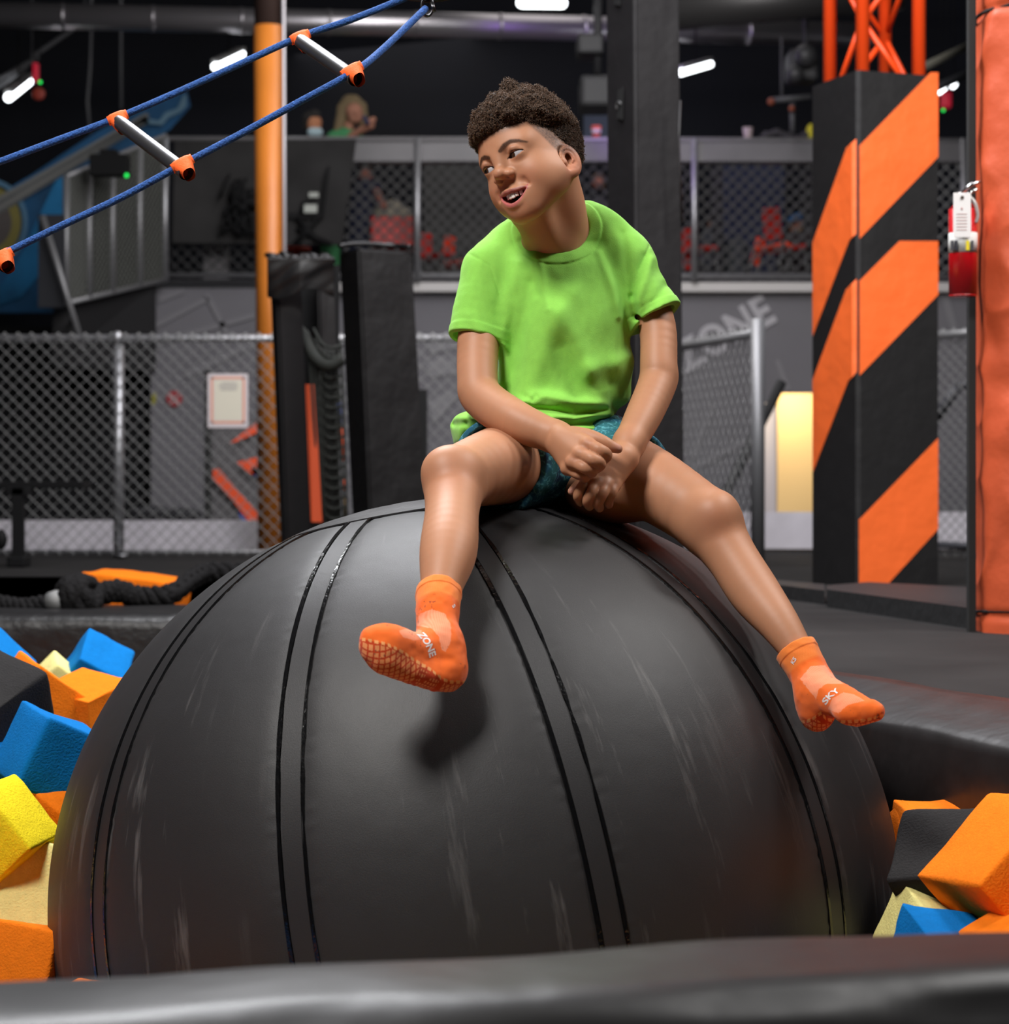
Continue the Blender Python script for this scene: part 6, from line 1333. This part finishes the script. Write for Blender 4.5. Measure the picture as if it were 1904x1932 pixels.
q = MB(); q.ball(PV(1455, 192, 16.05), 0.03); q.ball(PV(1494, 205, 16.05), 0.025); q.build('end_knob', mat('dim_orange', (0.22, 0.05, 0.02), rough=0.6), fan)
q = MB(); q.cyl(PV(1740, 128, 14.0), PV(1830, 85, 14.5), 0.026); q.cyl(PV(1828, 86, 14.5), PV(1828, -560, 14.5), 0.010, n=6); o = q.build('conduit', mat('olive_pipe', (0.10, 0.095, 0.075), rough=0.6)); tag(o, 'olive grey pipe slanting between the truss and the orange column', 'pipe')
q = MB(); q.cyl(PV(1735, 180, 14.6), PV(1835, 135, 15.0), 0.03); q.cyl(PV(1833, 137, 15.0), PV(1833, -560, 15.0), 0.010, n=6); o = q.build('conduit', mat('dark_pipe', (0.025, 0.026, 0.03), rough=0.6)); tag(o, 'dark pipe parallel below the olive grey pipe at top right', 'pipe')
dh = thing('machine_box', 'dark equipment box high up left of the black pillar above the boy', 'machine', tuple(P(1110, 190, 15)))
q = MB(); q.box(PV(1095, 200, 15.0), PV(1180, 140, 15.0)+Vector((0, 0.4, 0)), bevel=0.03); q.cyl(PV(1128, 140, 15.1), PV(1128, -30, 15.1), 0.03); q.box(PV(1090, 100, 15.0), PV(1140, 62, 15.0)+Vector((0, 0.3, 0)), bevel=0.02); q.build('case', mat('mach2', (0.016, 0.016, 0.018), rough=0.6), dh)
q = MB(); q.cyl(PV(1250, 18, 15.5), PV(1700, -22, 15.5), 0.16, n=20); o = q.build('upper_duct', mat('dark_duct', (0.060, 0.058, 0.058), rough=0.45, metal=0.5)); tag(o, 'large dark duct along the top edge right of the black pillar', 'duct')
# ------------------------------------------------------------------ orange column behind the fence
oc_ = thing('padded_column', 'tall orange padded column behind the left fence, dark at the top', 'column', tuple(P(508, 985, 13.4)))
def corner_box(q, pts_b, pts_t):
    """prism between bottom and top outlines (same count)"""
    A = [q.bm.verts.new(Vector(p)) for p in pts_b]; B = [q.bm.verts.new(Vector(p)) for p in pts_t]; n = len(A); fs = [q.bm.faces.new(A), q.bm.faces.new(B)]
    for i in range(n): fs.append(q.bm.faces.new((A[i], A[(i+1) % n], B[(i+1) % n], B[i])))
    bmesh.ops.recalc_face_normals(q.bm, faces=fs); return fs
Yc = 12.3
q = MB(); q.cyl((P(511, 0, Yc)[0], Yc+0.09, 0), (P(504, 0, Yc)[0], Yc+0.09, P(0, 44, Yc)[2]), 0.086, n=32); q.build('orange_pad', mat('column_orange', (0.50, 0.155, 0.018), rough=0.45, bump=(3, 0.3, 0.03), mottled=(2, 0.08)), oc_)
q = MB(); q.cyl((P(504, 0, Yc)[0], Yc+0.09, P(0, 44, Yc)[2]), (P(503, 0, Yc)[0], Yc+0.09, 4.6), 0.084, n=32); q.build('upper_wrap', mat('column_brown', (0.030, 0.014, 0.010), rough=0.7), oc_)
q = MB(); q.cyl((P(539, 0, Yc)[0], Yc, 0), (P(533, 0, Yc)[0], Yc, 4.6), 0.011, n=12); q.build('conduit', mat('conduit_grey', (0.40, 0.38, 0.40), rough=0.4, metal=0.4), oc_)
# ------------------------------------------------------------------ black padded posts
bv_ = mat('post_vinyl', (0.006, 0.0055, 0.0058), rough=0.55, spec=0.3, bump=(5, 0.5, 0.03)); bvs = mat('post_vinyl_shiny', (0.009, 0.0085, 0.009), rough=0.40, bump=(4, 0.25, 0.02))
def post_box(name, Y, top, bot, back, m_, parent, topy=None, z_to=0.0):
    """top/bot: (left, corner, right) columns in px at rows top_y/bot_y; extended down to the deck"""
    (ty, tl, tc, tr), (by, bl, bc, br) = top, bot; zb = CZ+(HY-by)/F*Y; zt_ = CZ+(HY-ty)/F*Y; k = (zt_-z_to)/(zt_-zb)
    def line(a, b): pa, pb = P(a, ty, Y), P(b, by, Y); return pa, pa+(pb-pa)*k
    (Lt, Lb), (Ct, Cb), (Rt, Rb) = line(tl, bl), line(tc, bc), line(tr, br)
    dl = np.array([0, (Ct[0]-Lt[0])*1.8, 0]); dr = np.array([0, (Rt[0]-Ct[0])*0.55, 0]); B = lambda a, b, c: [c, b+dr, b+dr+(a+dl-c), a+dl]
    q = MB(); fs = corner_box(q, B(Lb, Rb, Cb), B(Lt, Rt, Ct)); bmesh.ops.bevel(q.bm, geom=list(q.bm.edges), offset=0.010, segments=3, affect='EDGES')
    return q.build(name, m_, parent)
pp = thing('padded_post', 'short square black padded post standing behind the ball left of the boy', 'post', tuple(P(735, 1100, 8.3)))
post_box('pad', 8.3, (468, 633, 676, 776), (948, 657, 697, 803), 0.3, bv_, pp)
q = MB(); q.tube(catmull([P(640, 464, 8.35), P(680, 460, 8.4), P(740, 463, 8.45), P(775, 466, 8.4)], 6), 0.010, 8); q.build('top_seam', bvs, pp)
tp = thing('padded_pillar', 'tall square black padded pillar rising behind the boy to the top edge', 'pillar', tuple(P(1230, 1100, 7.6)))
post_box('pad', 7.6, (-260, 1145, 1196, 1285), (900, 1152, 1202, 1297), 0.3, mat('pillar_vinyl', (0.010, 0.009, 0.0098), rough=0.6, spec=0.35, bump=(6, 0.45, 0.02)), tp)
for (x, y) in ((1170, 195), (1165, -20)):
    q = MB(); c = ray_plane(x, y, (P(1193, 0, 7.6)[0], 7.6, 0), (-0.87, -0.48, 0)); nn = Vector((-0.87, -0.48, 0)).normalized(); tt = Vector((0.48, -0.87, 0)).normalized()
    q.prism([c+tt*0.022+Vector((0, 0, 0.055))+nn*0.003, c-tt*0.012+Vector((0, 0, 0.048))+nn*0.003, c-tt*0.02+Vector((0, 0, -0.05))+nn*0.003, c+tt*0.018+Vector((0, 0, -0.062))+nn*0.003], -nn, 0.004); q.build('slot', mat('slot_black', (0.003, 0.003, 0.003), rough=0.9), tp)
    q = MB(); q.tube([c+nn*0.006+tt*(0.014*math.cos(t))+Vector((0, 0, 0.016*math.sin(t)-0.012)) for t in np.linspace(0.3, 3.6, 10)], 0.0045, 8); q.build('hook', mat('hook_grey', (0.10, 0.10, 0.10), rough=0.5, metal=0.5), tp)
q = MB(); q.tube([P(1284, 190, 7.58), P(1281, 260, 7.57), P(1283, 330, 7.58), P(1287, 420, 7.58)], 0.004, 6); q.build('seam', bvs, tp)
# wrapped double post with cargo net
wp = thing('wrapped_gate', 'black vinyl wrapped gate frame with a drooping cargo net and orange liner', 'gate', tuple(P(570, 1100, 8.9)))
post_box('wrapped_post', 8.8, (486, 503, 520, 566), (985, 524, 540, 586), 0.3, bvs, wp)
post_box('wrapped_post', 9.2, (490, 592, 600, 630), (700, 598, 604, 637), 0.3, bvs, wp, z_to=P(0, 700, 9.2)[2])
# crumpled cover over the top
bm = bmesh.new(); bmesh.ops.create_grid(bm, x_segments=60, y_segments=60, size=0.5); 
for v in bm.verts:
    u_, v_ = v.co.x+0.5, v.co.y+0.5; x = 505+u_*126; hang = 486+v_*(66+10*math.sin(u_*6.3+0.6)); x += 0.5*math.sin(v_*3); p = P(x, hang, 8.72+0.10*abs(u_-0.5)*v_)
    nz = noise(np.array([[u_*3+v_*1.5, v_*1.6, 2.2]]), 1.6)[0]*0.012; v.co = Vector(p)+Vector((0, nz-0.02, nz*0.4))
bmesh.ops.solidify(bm, geom=bm.faces[:], thickness=0.008)
for f in bm.faces: f.smooth = True
me = bpy.data.meshes.new('cover'); bm.to_mesh(me); bm.free(); put('top_cover', me, bvs, wp)
q = MB()
for k in range(9): rg2 = random.Random(k); q.ball(PV(515+k*13, 488-rg2.uniform(0, 4), 8.85), 0.026, 2, sc=(1.5, 1.2, 0.6), rot=(0, rg2.uniform(-.6, .6), 0))
q.build('top_bundle', bvs, wp)
q = MB(); q.prism([P(566, 725, 8.95), P(594, 725, 8.95), P(608, 985, 8.9), P(582, 985, 8.9)], (0, 1, 0), 0.03); q.build('liner', mat('liner_orange', (0.80, 0.09, 0.01), rough=0.6), wp)
q = MB(); q.prism([P(566, 500, 9.32), P(640, 500, 9.32), P(640, 1000, 9.32), P(580, 1000, 9.32)], (0, 1, 0), 0.02); q.build('inner_panel', mat('slot_black', (0.003, 0.003, 0.003)), wp)
netm = mat('net_black', (0.030, 0.033, 0.028), rough=0.8)
q = MB()
for k in range(19):
    y = 640+k*19; q.tube(catmull([P(592+(k > 2)*4+k*0.7, y-20, 9.1), P(606+k*0.5, y+6, 8.95), P(622+k*0.4, y+16, 8.9), P(645+k*0.6, y+12, 9.0)], 6), 0.0065, 6)
for j in range(9):
    q.tube(catmull([P(582+j*7.6, 640+18*math.sin(j*0.35), 9.0), P(590+j*7.2, 760, 8.93), P(604+j*6.4, 985, 8.95)], 8), 0.0055, 6)
q.build('cargo_net', netm, wp)
q = MB(); q.tube(catmull([P(566, 615, 9.0), P(590, 668, 8.95), P(620, 690, 8.9), P(648, 676, 8.9)], 8), [0.012, 0.016]+[0.026]*22+[0.018], 10); q.build('net_roll', netm, wp)
q = MB()
for k, c_ in enumerate(((0.30, 0.10, 0.02), (0.03, 0.05, 0.25), (0.75, 0.10, 0.02))): pass
for (y0_, y1_, nm) in ((760, 800, 'b'), (805, 870, 'o'), (905, 925, 'o'), (935, 975, 't')):
    q = MB(); q.tube([P(640+(y0_-760)*0.06, y0_, 9.05), P(640+(y1_-760)*0.06, y1_, 9.05)], 0.008, 8); q.build('edge_cord', {'b': blu, 'o': mat('liner_orange', (0.8, 0.09, 0.01)), 't': mat('cord_tan', (0.35, 0.22, 0.10), rough=0.8)}[nm], wp)
# side edging behind the post
pf = thing('fence_pad', 'narrow black mesh fence end right of the short black post', 'fence', tuple(P(800, 900, 11.0)))
q = MB(); q.box(PV(790, 1056, 11.2), PV(806, 735, 11.2)+Vector((0, 0.03, 0))); q.build('pad', mat('slot_black', (0.003, 0.003, 0.003)), pf)
